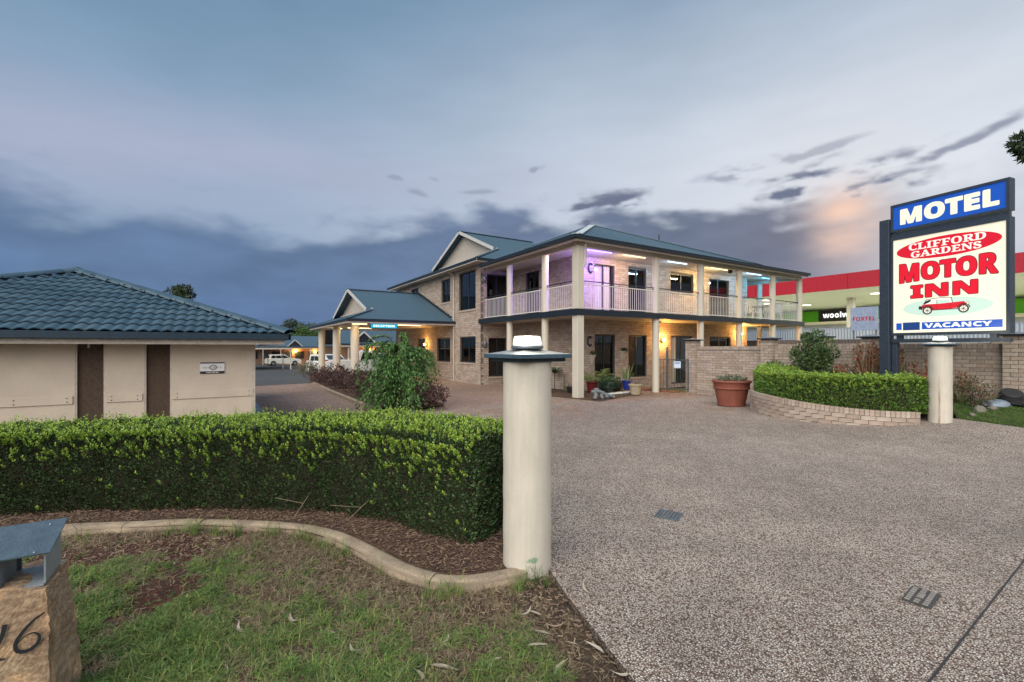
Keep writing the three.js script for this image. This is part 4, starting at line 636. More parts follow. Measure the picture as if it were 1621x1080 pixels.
// ---------- metal fences ----------
function ribFence(name, label, X, z0, z1, y0, y1, mat, w = 0.8) {
  const t = thing(name, label, 'fence'); let k = 0;
  for (let z = z0; z < z1 - 0.05; z += w) { const v = [], idx = [], n = Math.round(w / 0.033); for (let i = 0; i <= n; i++) { const q = z + (w - 0.006) * i / n, o = [0, 0, 0.02, 0.02][i % 4]; for (const y of [y0, y1]) v.push(X - o, y, q); if (i) { const a = 2 * i; idx.push(a - 2, a - 1, a, a, a - 1, a + 1); } } const g = new THREE.BufferGeometry(); g.setAttribute('position', new THREE.Float32BufferAttribute(v, 3)); g.setIndex(idx); const q = g.toNonIndexed(); q.computeVertexNormals(); mesh('fence_panel', uvm(q), mat, t); k++; }
  mesh('top_rail', bx(X - 0.03, X + 0.02, y1 - 0.01, y1 + 0.03, z0, z1), mat, t); return t;
}
ribFence('metal_fence', 'pale grey ribbed metal fence in front of the fuel station', 27, -26, 6, -0.2, 2.62, STD({ color: L3(0.36, 0.42, 0.48), roughness: 0.5, metalness: 0.2 }), 1.6);
ribFence('dark_fence', 'brown ribbed fence behind the verandah columns', 25.2, -24, -8.5, -0.2, 1.98, STD({ color: L3(0.13, 0.095, 0.075), roughness: 0.7 }), 1.2);
// ---------- fuel station ----------
{
  const t = thing('fuel_canopy', 'fuel station canopy with red fascia and round downlights', 'canopy'), X = 31, z0 = -29, z1 = 4, y0 = 5.05, y1 = 5.97;
  const red = STD({ color: L3(0.6, 0.025, 0.045), roughness: 0.45, map: grainTex }); for (let z = z0; z < z1; z += 5.5) mesh('fascia_panel', bx(X, X + 0.12, y0, y1, z + 0.01, Math.min(z + 5.49, z1)), red, t);
  mesh('fascia_return', [bx(X + 0.121, X + 16, y0, y1, z0, z0 + 0.12), bx(X + 0.121, X + 16, y0, y1, z1 - 0.12, z1)], red, t);
  mesh('soffit', bx(X + 0.121, X + 16, y0 + 0.02, y0 + 0.08, z0 + 0.13, z1 - 0.13), STD({ color: L3(0.6, 0.64, 0.46), roughness: 0.6 }), t); mesh('canopy_roof', bx(X + 0.121, X + 16, y1 - 0.2, y1 - 0.1, z0 + 0.13, z1 - 0.13), M.galv, t);
  for (const [x, z] of [[37, -14.7], [37, -25], [37, -1.5]]) mesh('canopy_column', bx(x - 0.2, x + 0.2, -0.2, y0 + 0.02, z - 0.2, z + 0.2), STD({ color: L3(0.5, 0.47, 0.4), roughness: 0.5 }), t);
  for (const [x, z] of [[33.5, -18.6], [35.2, -12.6], [39.5, -11.8], [33.5, -22.5], [36.2, -20], [40, -19], [33.5, -8], [36.5, -5], [33.5, -2.5], [40.5, -1.5]]) { const d = mesh('downlight', cyl(0.3, 0.3, y0 - 0.02, y0 + 0.019, x, z, 24), glow(1, 0.93, 0.75, 0.7), t); const l = new THREE.RectAreaLight(new THREE.Color(1, 0.95, 0.8), 85, 0.5, 0.5); l.position.set(x, y0 - 0.03, z); l.rotation.x = -Math.PI / 2; t.add(l); }
  mesh('emblem', [new THREE.ShapeGeometry(font.generateShapes('C', 0.5)).rotateY(-Math.PI / 2).translate(X - 0.012, y0 + 0.25, -10.9)], M.white, t);
  const s = thing('fuel_shop', 'fuel station shop with green band and dark lettered sign', 'shop'), XS = 46; const gm = STD({ color: L3(0.12, 0.5, 0.012), roughness: 0.5 });
  mesh('wall', bx(XS + 0.1, XS + 0.4, -0.2, 6.4, -45, 6), STD({ color: L3(0.5, 0.52, 0.55), roughness: 0.6 }), s); mesh('green_band', bx(XS - 0.25, XS + 0.09, 3.95, 4.95, -45, -20.75), gm, s); mesh('green_band', bx(XS - 0.25, XS + 0.09, 3.95, 4.95, -16.5, 5), gm, s);
  mesh('sign_board', bx(XS - 0.3, XS + 0.09, 3.95, 4.95, -20.7, -16.55), STD({ color: L3(0.02, 0.016, 0.014), roughness: 0.5 }), s);
  const g = new THREE.ShapeGeometry(font.generateShapes('woolworths', 0.47)); g.rotateY(-Math.PI / 2); g.translate(XS - 0.31, 4.27, -20.35); mesh('lettering', g, glow(1, 0.98, 0.95, 0.5), s);
  mesh('awning', bx(XS - 1.2, XS + 0.09, 3.7, 3.9, -45, 5), STD({ color: L3(0.62, 0.58, 0.42), roughness: 0.5 }), s);
  for (let z = -44; z < 4; z += 2.2) { const w = mesh('window', [bx(XS + 0.04, XS + 0.095, 0.4, 3.4, z, z + 0.08), bx(XS + 0.04, XS + 0.095, 3.32, 3.4, z + 0.08, z + 2.1)], M.darkFrame, s); mesh('pane', bx(XS + 0.06, XS + 0.075, 0.4, 3.3, z + 0.08, z + 2.18), glow(0.75, 0.85, 0.4, 0.28), w); }
  for (let z = -43; z < 4; z += 3) mesh('upper_window', bx(XS + 0.06, XS + 0.09, 5.3, 5.8, z, z + 1.9), STD({ color: L3(0.2, 0.26, 0.32), roughness: 0.3 }), s);
  const h = thing('red_shop_front', 'distant shop front with dark red pillars beyond the motel sign', 'building'), XH = 52; mesh('wall', bx(XH, XH + 0.4, -0.2, 7.5, 0, 22), STD({ color: L3(0.52, 0.55, 0.6), roughness: 0.6 }), h);
  for (let z = 1; z < 22; z += 3.4) mesh('pillar', bx(XH - 0.3, XH - 0.001, -0.2, 5.6, z, z + 0.9), STD({ color: L3(0.22, 0.02, 0.03), roughness: 0.5 }), h); mesh('band', bx(XH - 0.6, XH - 0.301, 5.2, 5.9, 0, 22), M.white, h); mesh('band', bx(XH - 0.6, XH - 0.301, 6.6, 7.5, 0, 22), M.galv, h);
}
// ---------- lamps under the verandah and the porch ----------
function tubeLight(x, y, z, len, rgb, k, lightK, label, along = 'x') {
  const t = thing('tube_light', label, 'light', [x, y, z], along === 'x' ? 0 : Math.PI / 2, 'fluorescent tubes under the motel eaves');
  mesh('housing', rbx(-len / 2, len / 2, -0.045, 0, -0.045, 0.045, 0.006, 1), M.white, t);
  const g = new THREE.CylinderGeometry(0.019, 0.019, len - 0.06, 12); g.rotateZ(Math.PI / 2); g.translate(0, -0.068, 0); mesh('tube', g, glow(...rgb, k), t);
  const l = new THREE.RectAreaLight(new THREE.Color(...rgb), lightK, len - 0.06, 0.05); l.position.set(0, -0.13, 0); l.rotation.x = -Math.PI / 2 + 0.75; t.add(l);
}
const BLUE = [0.26, 0.18, 1.0], PALE = [0.45, 0.72, 1.0], CYAN = [0.12, 0.6, 1.0], WARM = [1.0, 0.74, 0.36];
tubeLight(11.15, 5.02, -12.0, 1.2, BLUE, 1.3, 260, 'deep blue tube beside the corner column upstairs');
tubeLight(12.85, 5.02, -12.0, 1.2, WARM, 0.8, 75, 'warm tube left of the first round column upstairs');
tubeLight(15.25, 5.02, -12.0, 1.2, PALE, 1.0, 45, 'pale blue tube in the second bay of the front verandah');
tubeLight(17.95, 5.02, -12.0, 1.2, WARM, 0.8, 130, 'warm tube in the third bay of the front verandah');
tubeLight(20.55, 5.02, -12.0, 1.2, PALE, 1.0, 70, 'pale blue tube in the fourth bay of the front verandah');
tubeLight(22.5, 5.02, -12.4, 1.2, CYAN, 1.2, 50, 'bright cyan tube over the end of the front verandah');
tubeLight(9.98, 5.015, -12.5, 1.2, WARM, 0.8, 50, 'warm tube under the left eave near the corner column', 'z');
tubeLight(5.2, 2.72, -20.85, 0.7, [1, 0.72, 0.36], 1.0, 24, 'warm tube left of the lit reception board');
tubeLight(7.45, 2.72, -20.85, 1.2, [1, 0.72, 0.36], 1.0, 30, 'warm tube right of the lit reception board');
tubeLight(6.3, 2.72, -25.2, 1.3, [1, 0.74, 0.4], 1.0, 28, 'warm tube deep inside the reception porch');
tubeLight(5.6, 2.72, -27.0, 1.3, [1, 0.74, 0.4], 1.3, 36, 'warm tube between the left porch columns', 'z');
{ // reception board
  const cv = document.createElement('canvas'); cv.width = 512; cv.height = 128; const x = cv.getContext('2d'); x.fillStyle = '#1b7f95'; x.fillRect(0, 0, 512, 128); x.fillStyle = '#dffcff'; x.textAlign = 'center'; x.textBaseline = 'middle'; x.font = 'bold 78px sans-serif'; x.fillText('RECEPTION', 256, 68, 460);
  const ct = new THREE.CanvasTexture(cv); ct.colorSpace = THREE.SRGBColorSpace;
  const t = thing('reception_board', 'lit turquoise reception board hanging under the porch eave', 'sign', [6.2, 2.46, -20.62]); mesh('case', rbx(-0.62, 0.62, 0, 0.25, -0.06, 0.06, 0.008, 1), M.darkFrame, t);
  const f = mesh('face', new THREE.PlaneGeometry(1.18, 0.2), STD({ map: ct, emissive: 0xffffff, emissiveMap: ct, emissiveIntensity: 0.45 }), t); f.position.set(0, 0.125, 0.063); mesh('bracket', [bx(-0.5, -0.48, 0.25, 0.262, -0.02, 0.02), bx(0.48, 0.5, 0.25, 0.262, -0.02, 0.02)], M.darkFrame, t);
}
function sconce(x, y, z, k, label, dir = 'z', rgb = [1, 0.5, 0.13]) {
  const t = thing('wall_lamp', label, 'lamp', [x, y, z], dir === 'z' ? 0 : -Math.PI / 2); mesh('back_plate', cyl(0.05, 0.05, -0.012, 0.012, 0, 0, 16).rotateX(Math.PI / 2).translate(0, 0, 0.012), M.darkFrame, t);
  mesh('arm', tube([[0, 0, 0.02], [0, -0.05, 0.07], [0, 0.0, 0.12]], 0.01, 10, 6), M.darkFrame, t); mesh('globe', new THREE.SphereGeometry(0.075, 20, 14).translate(0, 0.07, 0.12), glow(...rgb, k ? 1.6 : 0), t);
  if (k) { const l = new THREE.PointLight(new THREE.Color(...rgb), k); l.position.set(0, 0.08, 0.24); l.shadow.radius = 4; l.castShadow = true; t.add(l); }
}
sconce(15.74, 1.86, -13.2, 2.6, 'lit orange wall lamp between window and gate door');
sconce(9.64, 1.72, -24.1, 1.3, 'lit orange wall lamp beside the reception entrance', 'x');
sconce(21.3, 2.2, -13.2, 2.8, 'lit orange wall lamp near the right end of the ground floor');
// verandah-wall rings and ornaments
{
  const ring = (x, y, z, ry, label) => { const t = thing('wall_ornament', label, 'ornament', [x, y, z], ry); mesh('ring', new THREE.TorusGeometry(0.13, 0.035, 10, 26, Math.PI * 1.45).rotateZ(Math.PI * 0.28).scale(0.8, 1.25, 1).translate(0, 0, 0.03), M.darkFrame, t); mesh('hook', cyl(0.012, 0.012, 0.12, 0.2, 0, 0.02, 8), M.darkFrame, t); };
  ring(11.78, 4.6, -13.198, 0, 'dark ring ornament on the wall upstairs beside the blue tube'); ring(11.74, 1.85, -13.198, 0, 'dark ring ornament on the wall downstairs by the wall pots');
  const l = (x, y, z, label) => { const t = thing('carriage_lamp', label, 'lamp', [x, y, z]); mesh('bracket', bx(-0.03, 0.03, -0.1, 0.1, 0, 0.02), M.darkFrame, t); mesh('lantern', lathe([[0.02, -0.16], [0.075, -0.1], [0.09, 0.08], [0.03, 0.16], [0, 0.19]], 8).translate(0, 0, 0.12), STD({ color: L3(0.12, 0.13, 0.16), roughness: 0.3, metalness: 0.4 }), t); mesh('finial', new THREE.SphereGeometry(0.02, 8, 6).translate(0, 0.2, 0.12), M.darkFrame, t); };
  l(9.8, 1.75, -17.898, 'unlit carriage lamp on the wing wall downstairs'); l(9.78, 4.6, -17.898, 'unlit carriage lamp on the wing wall upstairs');
  const c = thing('security_camera', 'small white security camera under the balcony edge', 'camera', [13.62, 2.53, -11.6], 0.5); mesh('mount', cyl(0.05, 0.05, 0.08, 0.115, 0, 0, 14), M.white, c); mesh('body', rbx(-0.05, 0.05, -0.03, 0.06, -0.07, 0.12, 0.02, 2), M.white, c); mesh('lens', cyl(0.026, 0.026, 0, 0.012, 0, 0, 14).rotateX(Math.PI / 2).translate(0, 0.015, 0.122), M.black, c);
  const s = thing('speaker', 'small dark speaker under the eave by the fourth column', 'speaker', [18.35, 4.9, -11.75], 0.4); mesh('case', rbx(-0.08, 0.08, -0.12, 0.12, -0.07, 0.07, 0.012, 2), M.black, s); mesh('cone', cyl(0.055, 0.055, 0, 0.006, 0, 0, 16).rotateX(Math.PI / 2).translate(0, 0, 0.072), M.darkFrame, s);
}
// wall pots
function wallPot(x, y, label, seed) {
  const t = thing('wall_pot', label, 'wall pot', [x, y, -13.195]); const g = new THREE.LatheGeometry([[0.0, -0.3], [0.03, -0.28], [0.1, -0.08], [0.16, 0.06], [0.175, 0.1], [0.16, 0.1], [0.14, 0.05], [0, 0.04]].map((p) => new THREE.Vector2(...p)), 18, -Math.PI / 2, Math.PI); mesh('pot', g, STD({ color: L3(0.6, 0.52, 0.42), map: grainTex, roughness: 0.9, side: THREE.DoubleSide }), t);
  mesh('plant', leaves(110, (i, r) => ({ p: [(r() - 0.5) * 0.24, 0.06 + r() * 0.12, 0.02 + r() * 0.12], d: [(r() - 0.5) * 2, r() * 1.2 - 0.3, r()], s: 0.12, w: 0.03, c: jit([0.07, 0.075, 0.035], r) }), seed), M.leafDull, t);
}
wallPot(12.6 - 0.75, 1.25, 'cone wall pot with straggly plant left of the dark window', 201); wallPot(13.43, 1.38, 'cone wall pot hung between the two dark windows', 202);
// ---------- pots and ornaments on the corner bed ----------
function pot(pos, prof, mat, label, name = 'flower_pot') { const t = thing(name, label, 'pot', pos); mesh('pot', lathe(prof, 36), mat, t); return t; }
const potProf = (r, h, rim = 0.03) => [[0, 0], [r * 0.7, 0], [r * 0.74, 0.015], [r * 0.93, h * 0.82], [r * 0.94, h * 0.84], [r + rim * 0.6, h * 0.86], [r + rim * 0.7, h * 0.97], [r + rim * 0.4, h], [r - 0.02, h], [r - 0.03, h * 0.88], [0, h * 0.88]];
const glaze = (r, g, b) => PHY({ color: L3(r, g, b), roughness: 0.3, clearcoat: 0.6, map: grainTex }), spot = (px, py, y = 0) => { const d = FOC * (EYE - y) / (py - 551), q = (px - 810.5) / FOC * d; return [q * CS + d * SN, y, q * SN - d * CS]; };
const blades = (n, seed, { len = 0.5, w = 0.03, col, up = 0.8, rad = 0.06, y = 0.2, droop = 0.5 }) => { // arching strap leaves
  const r = rand(seed), out = []; for (let i = 0; i < n; i++) { const a = r() * 6.28, L = len * (0.6 + 0.6 * r()), x = Math.cos(a) * rad * r(), z = Math.sin(a) * rad * r(), u = up * (0.6 + 0.6 * r()), v = [], idx = [], c = jit(col, r, 0.35), cc = [], N = 6; for (let k = 0; k <= N; k++) { const s = k / N, h = L * (s * (1 - u * 0.35)), yy = y + L * u * (s - droop * s * s), ww = w * 0.5 * Math.sin(Math.PI * (0.12 + 0.88 * s)) + 0.001; for (const o of [-1, 1]) { v.push(x + Math.cos(a) * h - Math.sin(a) * ww * o, yy, z + Math.sin(a) * h + Math.cos(a) * ww * o); cc.push(...c); } if (k) { const q = 2 * k; idx.push(q - 2, q - 1, q, q, q - 1, q + 1); } } const g = new THREE.BufferGeometry(); g.setAttribute('position', new THREE.Float32BufferAttribute(v, 3)); g.setAttribute('color', new THREE.Float32BufferAttribute(cc, 3)); g.setIndex(idx); g.computeVertexNormals(); out.push(g.toNonIndexed()); }
  return mergeGeometries(out); };
const feather = (n, seed, o) => { // palm fronds: rib with many leaflets
  const r = rand(seed), out = []; for (let i = 0; i < n; i++) { const a = i / n * 6.28 + r(), L = o.len * (0.7 + 0.5 * r()), u = 0.5 + 0.6 * r(); out.push(leaves(46, (k, q) => { const s = 0.15 + 0.85 * Math.floor(k / 2) / 23, h = L * s * 0.75, y = o.y + L * u * (s - 0.55 * s * s), sd = k % 2 ? 1 : -1; return { p: [Math.cos(a) * h, y, Math.sin(a) * h], d: [Math.cos(a) * 0.6 - Math.sin(a) * sd, 0.1 - 0.3 * s, Math.sin(a) * 0.6 + Math.cos(a) * sd], s: o.leaf * (1.15 - 0.6 * s), w: 0.018, c: jit(o.col, q, 0.3) }; }, seed * 31 + i)); } return mergeGeometries(out.map((g) => g.toNonIndexed())); };
const Y0 = 0.02;
{
  let t = pot(spot(937, 622, Y0), potProf(0.2, 0.4), glaze(0.16, 0.012, 0.016), 'dark red glazed pot holding a palm by the corner column'); mesh('palm', feather(13, 301, { len: 0.95, leaf: 0.24, y: 0.36, col: [0.16, 0.2, 0.06] }), M.leafy, t);
  t = pot(spot(992.5, 617, Y0 + 0.1), potProf(0.17, 0.33), glaze(0.012, 0.035, 0.3), 'bright blue glazed pot with strap leaves below the window'); mesh('plant', blades(16, 302, { len: 0.62, w: 0.03, col: [0.12, 0.17, 0.06], up: 1.2, y: 0.28, droop: 0.25 }), M.leafy, t);
  t = pot(spot(1006, 625, Y0), [[0, 0], [0.16, 0], [0.165, 0.02], [0.21, 0.3], [0.24, 0.31], [0.24, 0.36], [0.21, 0.36], [0.2, 0.31], [0, 0.3]], STD({ color: L3(0.45, 0.37, 0.25), map: grainTex, roughness: 0.9 }), 'sandy coloured pot with twiggy plant near the first round column'); mesh('plant', blades(22, 303, { len: 0.42, w: 0.014, col: [0.15, 0.1, 0.09], up: 1, y: 0.3, droop: 0.3 }), M.leafy, t);
  t = pot(spot(963, 624, Y0), potProf(0.17, 0.24), glaze(0.012, 0.03, 0.022), 'squat black pot in front of the white pebble edging'); mesh('plant', blades(12, 304, { len: 0.3, w: 0.02, col: [0.06, 0.1, 0.05], up: 1, y: 0.2 }), M.leafy, t);
  t = pot(spot(966, 616, Y0 + 0.04), [[0, 0], [0.42, 0], [0.46, 0.03], [0.48, 0.26], [0.47, 0.28], [0.44, 0.27], [0.42, 0.2], [0, 0.2]], glaze(0.015, 0.045, 0.032), 'wide dark green bowl planter behind the pots'); mesh('plant', leaves(260, (i, r) => { const a = r() * 6.28, q = 0.42 * Math.sqrt(r()); return { p: [Math.cos(a) * q, 0.18 + r() * 0.22, Math.sin(a) * q], d: [r() - 0.5, r() * 1.4, r() - 0.5], s: 0.11, w: 0.05, c: jit([0.05, 0.1, 0.04], r) }; }, 305), M.leafy, t);
  t = pot(spot(904, 622, Y0), potProf(0.17, 0.22), glaze(0.02, 0.022, 0.022), 'low black pot left of the corner column'); mesh('plant', blades(10, 306, { len: 0.26, w: 0.02, col: [0.07, 0.1, 0.05], up: 1, y: 0.18 }), M.leafy, t);
  t = thing('leafy_plant', 'small broad leafed plant against the side wall behind the near pillar', 'plant', spot(878, 617, 0.02)); mesh('stem', cyl(0.018, 0.012, 0, 0.75, 0, 0, 8), M.bark, t); mesh('foliage', blades(26, 307, { len: 0.55, w: 0.09, col: [0.06, 0.1, 0.045], up: 1, y: 0.62, droop: 0.75 }), M.leafy, t);
  t = thing('thin_cactus', 'thin upright cactus stem in the soil by the side wall', 'cactus', spot(893, 619, 0.02)); mesh('stem', [cyl(0.035, 0.03, 0, 0.62, 0, 0, 8), cyl(0.025, 0.02, 0, 0.22, 0.05, 0.03, 8)], STD({ color: L3(0.13, 0.12, 0.08), roughness: 0.9 }), t); mesh('spines', blades(26, 317, { len: 0.2, w: 0.012, col: [0.14, 0.12, 0.07], up: 1, y: 0.0, rad: 0.2 }), M.leafDull, t);
  // grey driftwood figure lying on the soil
  t = thing('driftwood', 'pale grey twisted driftwood lying beside the red pot', 'driftwood', spot(952, 631, Y0)); t.scale.set(1.1, 0.72, 1.1); const grey = STD({ color: L3(0.19, 0.205, 0.22), map: grainTex, bumpMap: grainBump, bumpScale: 0.01, roughness: 0.9 });
  const wood = (pts, r, sd) => { const g = tube(pts, r, 26, 12), p = g.attributes.position; for (let i = 0; i < p.count; i++) { const x = p.getX(i), y = p.getY(i), z = p.getZ(i), k = 0.05 * fbm(x * 9 + sd, y * 9, z * 9, 3); p.setXYZ(i, x + k, y + k, z - k); } g.computeVertexNormals(); return g; };
  mesh('log', wood([[-0.3, 0.3, -0.1], [-0.12, 0.3, 0.0], [0.1, 0.17, 0.06], [0.34, 0.05, 0.14]], 0.07, 1), grey, t); mesh('log', wood([[-0.1, 0.4, -0.2], [0.0, 0.3, -0.06], [0.16, 0.16, 0.02], [0.3, 0.04, -0.06]], 0.06, 5), grey, t);
  mesh('branch', wood([[-0.34, 0.03, 0.1], [-0.26, 0.17, 0.06], [-0.2, 0.3, -0.05], [-0.02, 0.4, -0.12]], 0.055, 9), grey, t); mesh('branch', wood([[-0.12, 0.02, 0.2], [-0.1, 0.13, 0.12], [-0.02, 0.24, 0.04]], 0.045, 12), grey, t); mesh('root', wood([[0.02, 0.03, 0.24], [0.08, 0.1, 0.14], [0.12, 0.18, 0.05]], 0.045, 15), grey, t);
  const rr = rand(91); for (let i = 0; i < 15; i++) { const x = 10.95 + i * 0.115, g = new THREE.IcosahedronGeometry(0.05 + rr() * 0.025, 1); g.scale(1.25, 0.75, 1); g.rotateY(rr() * 6); const m = mesh('white_stone', g, M.white); m.position.set(x, 0.05, -11.45 + 0.05 * rr() - i * 0.012); tag(m, 'small white edging stone in the row before the planters', 'stone', 'white stones edging the corner bed'); }
}
// ---------- pool gate ----------
{
  const a = [13.5, -11.47], b = [14.08, -10.6], dx = b[0] - a[0], dz = b[1] - a[1], L = Math.hypot(dx, dz), t = thing('pool_gate', 'dark tubular pool gate between column and brick pier', 'gate', [a[0], 0.02, a[1]], Math.atan2(-dz, dx)), gm = STD({ color: L3(0.035, 0.045, 0.06), roughness: 0.4 });
  mesh('gate_frame', [bx(0.02, L - 0.02, 1.14, 1.17, -0.018, 0.018), bx(0.02, L - 0.02, 0.1, 0.13, -0.018, 0.018), bx(0.0, 0.035, 0.05, 1.2, -0.019, 0.019), bx(L - 0.04, L, 0.05, 1.2, -0.019, 0.019)], gm, t);
  const g = cyl(0.008, 0.008, 0.13, 1.14, 0, 0, 6); for (let i = 1; i < 11; i++) mesh('picket', g, gm, t).position.x = L * i / 11;
  mesh('latch_post', [bx(0.3, 0.35, 0.0, 1.62, 0.02, 0.06), rbx(0.285, 0.365, 1.0, 1.5, 0.06, 0.12, 0.015, 2)], gm, t); mesh('notice', rbx(0.55, 0.78, 0.86, 1.1, 0.02, 0.026, 0.002, 1), STD({ color: L3(0.5, 0.58, 0.7), roughness: 0.5 }), t); mesh('notice_print', bx(0.58, 0.75, 1.02, 1.06, 0.0265, 0.028), STD({ color: L3(0.05, 0.15, 0.4) }), t);
  tag(mesh('door_step', [bx(13.2, 14.1, -0.05, 0.07, -12.9, -12.0), bx(13.6, 13.98, -0.05, 0.045, -11.9, -10.9)], STD({ color: L3(0.3, 0.13, 0.08), map: grainTex, roughness: 0.9 })), 'terracotta paved step just inside the pool gate', 'step');
}
// ---------- big terracotta pot ----------
{
  const t = thing('terracotta_pot', 'large terracotta pot with sparse plant before the brick wall', 'pot', [11.95, 0.0, -7.62]); const tc = STD({ color: L3(0.31, 0.092, 0.058), map: grainTex, roughness: 0.75 });
  mesh('pot', lathe([[0, 0], [0.34, 0], [0.355, 0.03], [0.36, 0.055], [0.352, 0.075], [0.43, 0.46], [0.44, 0.475], [0.462, 0.48], [0.468, 0.5], [0.462, 0.52], [0.45, 0.53], [0.468, 0.64], [0.5, 0.655], [0.515, 0.675], [0.51, 0.71], [0.48, 0.715], [0.46, 0.69], [0.44, 0.62], [0, 0.61]], 56), tc, t);
  mesh('soil', new THREE.CircleGeometry(0.45, 30).rotateX(-Math.PI / 2).translate(0, 0.63, 0), M.bedSoil, t);
  mesh('plant', leaves(320, (i, r) => { const a = r() * 6.28, q = 0.38 * Math.sqrt(r()), h = r(); return { p: [Math.cos(a) * q, 0.63 + h * 0.22 * (1 - q), Math.sin(a) * q], d: [Math.cos(a) * 0.6 + r() - 0.5, 0.8, Math.sin(a) * 0.6 + r() - 0.5], s: 0.09, w: 0.035, c: jit([0.13, 0.15, 0.09], r, 0.4) }; }, 320), M.leafDull, t);
  const st = []; const r = rand(9); for (let i = 0; i < 12; i++) { const a = r() * 6.28, q = r() * 0.25; st.push(bar([Math.cos(a) * q, 0.61, Math.sin(a) * q], [Math.cos(a) * (q + 0.12), 0.75 + r() * 0.15, Math.sin(a) * (q + 0.12)], 0.005, 5)); } mesh('stem', st, M.bark, t);
}
// ---------- letterbox on its stone ----------
{
  const stone = (() => { const g = new THREE.BoxGeometry(0.95, 0.86, 0.32, 60, 54, 20), p = g.attributes.position; g.translate(-0.475, 0.43, -0.16);
    for (let i = 0; i < p.count; i++) { let x = p.getX(i), y = p.getY(i), z = p.getZ(i); const k = 1 - y / 0.86, side = sstep(-0.1, 0, x), rough = fbm(x * 5, y * 5, z * 5, 5), fine = fbm(x * 22, y * 22, z * 22, 3);
      if (x > -0.03) x += 0.03 * k + 0.03 * rough + 0.014 * fine + 0.05 * k * sstep(0, -0.3, z); z += z > -0.02 ? 0.005 * rough + 0.003 * fine : 0.04 * rough + 0.02 * fine; if (y > 0.84) y += 0.03 * rough + 0.01 * fine - 0.02 * side; p.setXYZ(i, x, y, z); }
    g.computeVertexNormals(); return uvm(mergeVertices(g)); })();
  const st = tex(512, (u, v) => { const n = tnoise(u, v, 4, 5), b = Math.sin((v * 14 + 2.2 * n + 0.8 * tnoise(u, v, 9, 3, 3)) * 6.28) * 0.5 + 0.5, f = tnoise(u, v, 60, 3, 7); const base = mix3([0.71, 0.61, 0.5], [0.56, 0.45, 0.36], clamp(0.5 * b + 0.3 + n * 1.3)); return mix3(base, [0.84, 0.68, 0.52], clamp(tnoise(u, v, 6, 4, 12) * 2.6)).map((c) => c * (0.95 + 0.35 * f)); }, { m: 0.62 });
  const t = thing('number_stone', 'sandstone block painted with a house number at the left edge', 'stone', [-0.625, -0.26, -2.72]); mesh('block', stone, STD({ map: st, bumpMap: grainBump, bumpScale: 0.006, roughness: 0.92 }), t);
  // brush-painted digits: flat strokes of varying width
  const stroke = (pts, w) => { const c = new THREE.CatmullRomCurve3(pts.map((p) => new THREE.Vector3(p[0], p[1], 0))), n = 30, v = [], idx = []; for (let i = 0; i <= n; i++) { const q = c.getPoint(i / n), d = c.getTangent(i / n), ww = w(i / n) / 2; v.push(q.x - d.y * ww, q.y + d.x * ww, 0, q.x + d.y * ww, q.y - d.x * ww, 0); if (i) { const a = 2 * i; idx.push(a - 2, a - 1, a, a, a - 1, a + 1); } } const g = new THREE.BufferGeometry(); g.setAttribute('position', new THREE.Float32BufferAttribute(v, 3)); g.setIndex(idx); g.computeVertexNormals(); return g; };
  const ink = STD({ color: L3(0.012, 0.013, 0.018), roughness: 0.6 });
  const six = mesh('digit', stroke([[0.06, 0.145], [0.03, 0.125], [-0.005, 0.085], [-0.028, 0.04], [-0.022, 0.008], [0.005, 0.0], [0.035, 0.018], [0.043, 0.05], [0.025, 0.07], [-0.005, 0.06], [-0.024, 0.038]], (s) => 0.004 + 0.011 * Math.sin(Math.PI * Math.min(1, s * 1.1 + 0.05))), ink, t); six.position.set(-0.06, 0.6, 0.012); 
  const one = mesh('digit', stroke([[0.03, 0.13], [0.02, 0.08], [-0.005, 0.02], [-0.012, 0.0]], (s) => 0.016 - 0.006 * s), ink, t); one.position.set(-0.148, 0.6, 0.012);
  const tail = mesh('digit', stroke([[-0.04, 0.008], [-0.015, 0.004], [0.02, -0.002], [0.03, -0.004]], () => 0.008), ink, t); tail.position.set(-0.148, 0.592, 0.012);
  // grey metal letterbox
  const b = thing('letterbox', 'grey metal letterbox with sloping blue roof on the sandstone block', 'letterbox', [-0.63, 0.585, -2.74]), sheetM = STD({ color: L3(0.36, 0.4, 0.43), roughness: 0.5, metalness: 0.0, map: grainTex });
  const e = 0.006; mesh('end_panel', new THREE.ExtrudeGeometry(new THREE.Shape([[0, 0], [0.23, 0], [0.23, 0.185], [0, 0.135]].map((p) => new THREE.Vector2(...p))), { depth: e, bevelEnabled: false }).rotateY(Math.PI / 2).translate(-e, 0.012, 0), sheetM, b);
  mesh('floor', bx(-0.62, -e, 0.002, 0.011, -0.23, 0), sheetM, b); mesh('back_panel', bx(-0.62, -0.13, 0.012, 0.17, -0.23, -0.222), sheetM, b); mesh('divider', bx(-0.146, -0.14, 0.012, 0.13, -0.2, 0), sheetM, b); mesh('front_panel', bx(-0.62, -0.146, 0.012, 0.088, -0.008, 0.0), sheetM, b); mesh('inner_box', bx(-0.6, -0.16, 0.012, 0.13, -0.2, -0.05), M.black, b);
  const ra = Math.atan2(0.05, 0.23), rf = mesh('roof', uvm(new THREE.BoxGeometry(0.66, 0.006, 0.285)), STD({ color: L3(0.1, 0.145, 0.185), roughness: 0.4, metalness: 0.1, map: grainTex, bumpMap: tex(128, (u, v) => { const n = 0.5 + 0.5 * tnoise(u, v, 12, 3, 4); return [n, n, n]; }, { srgb: false, m: 0.12 }), bumpScale: 0.004 }), b); rf.rotation.x = ra; rf.position.set(-0.31, 0.178, -0.108);
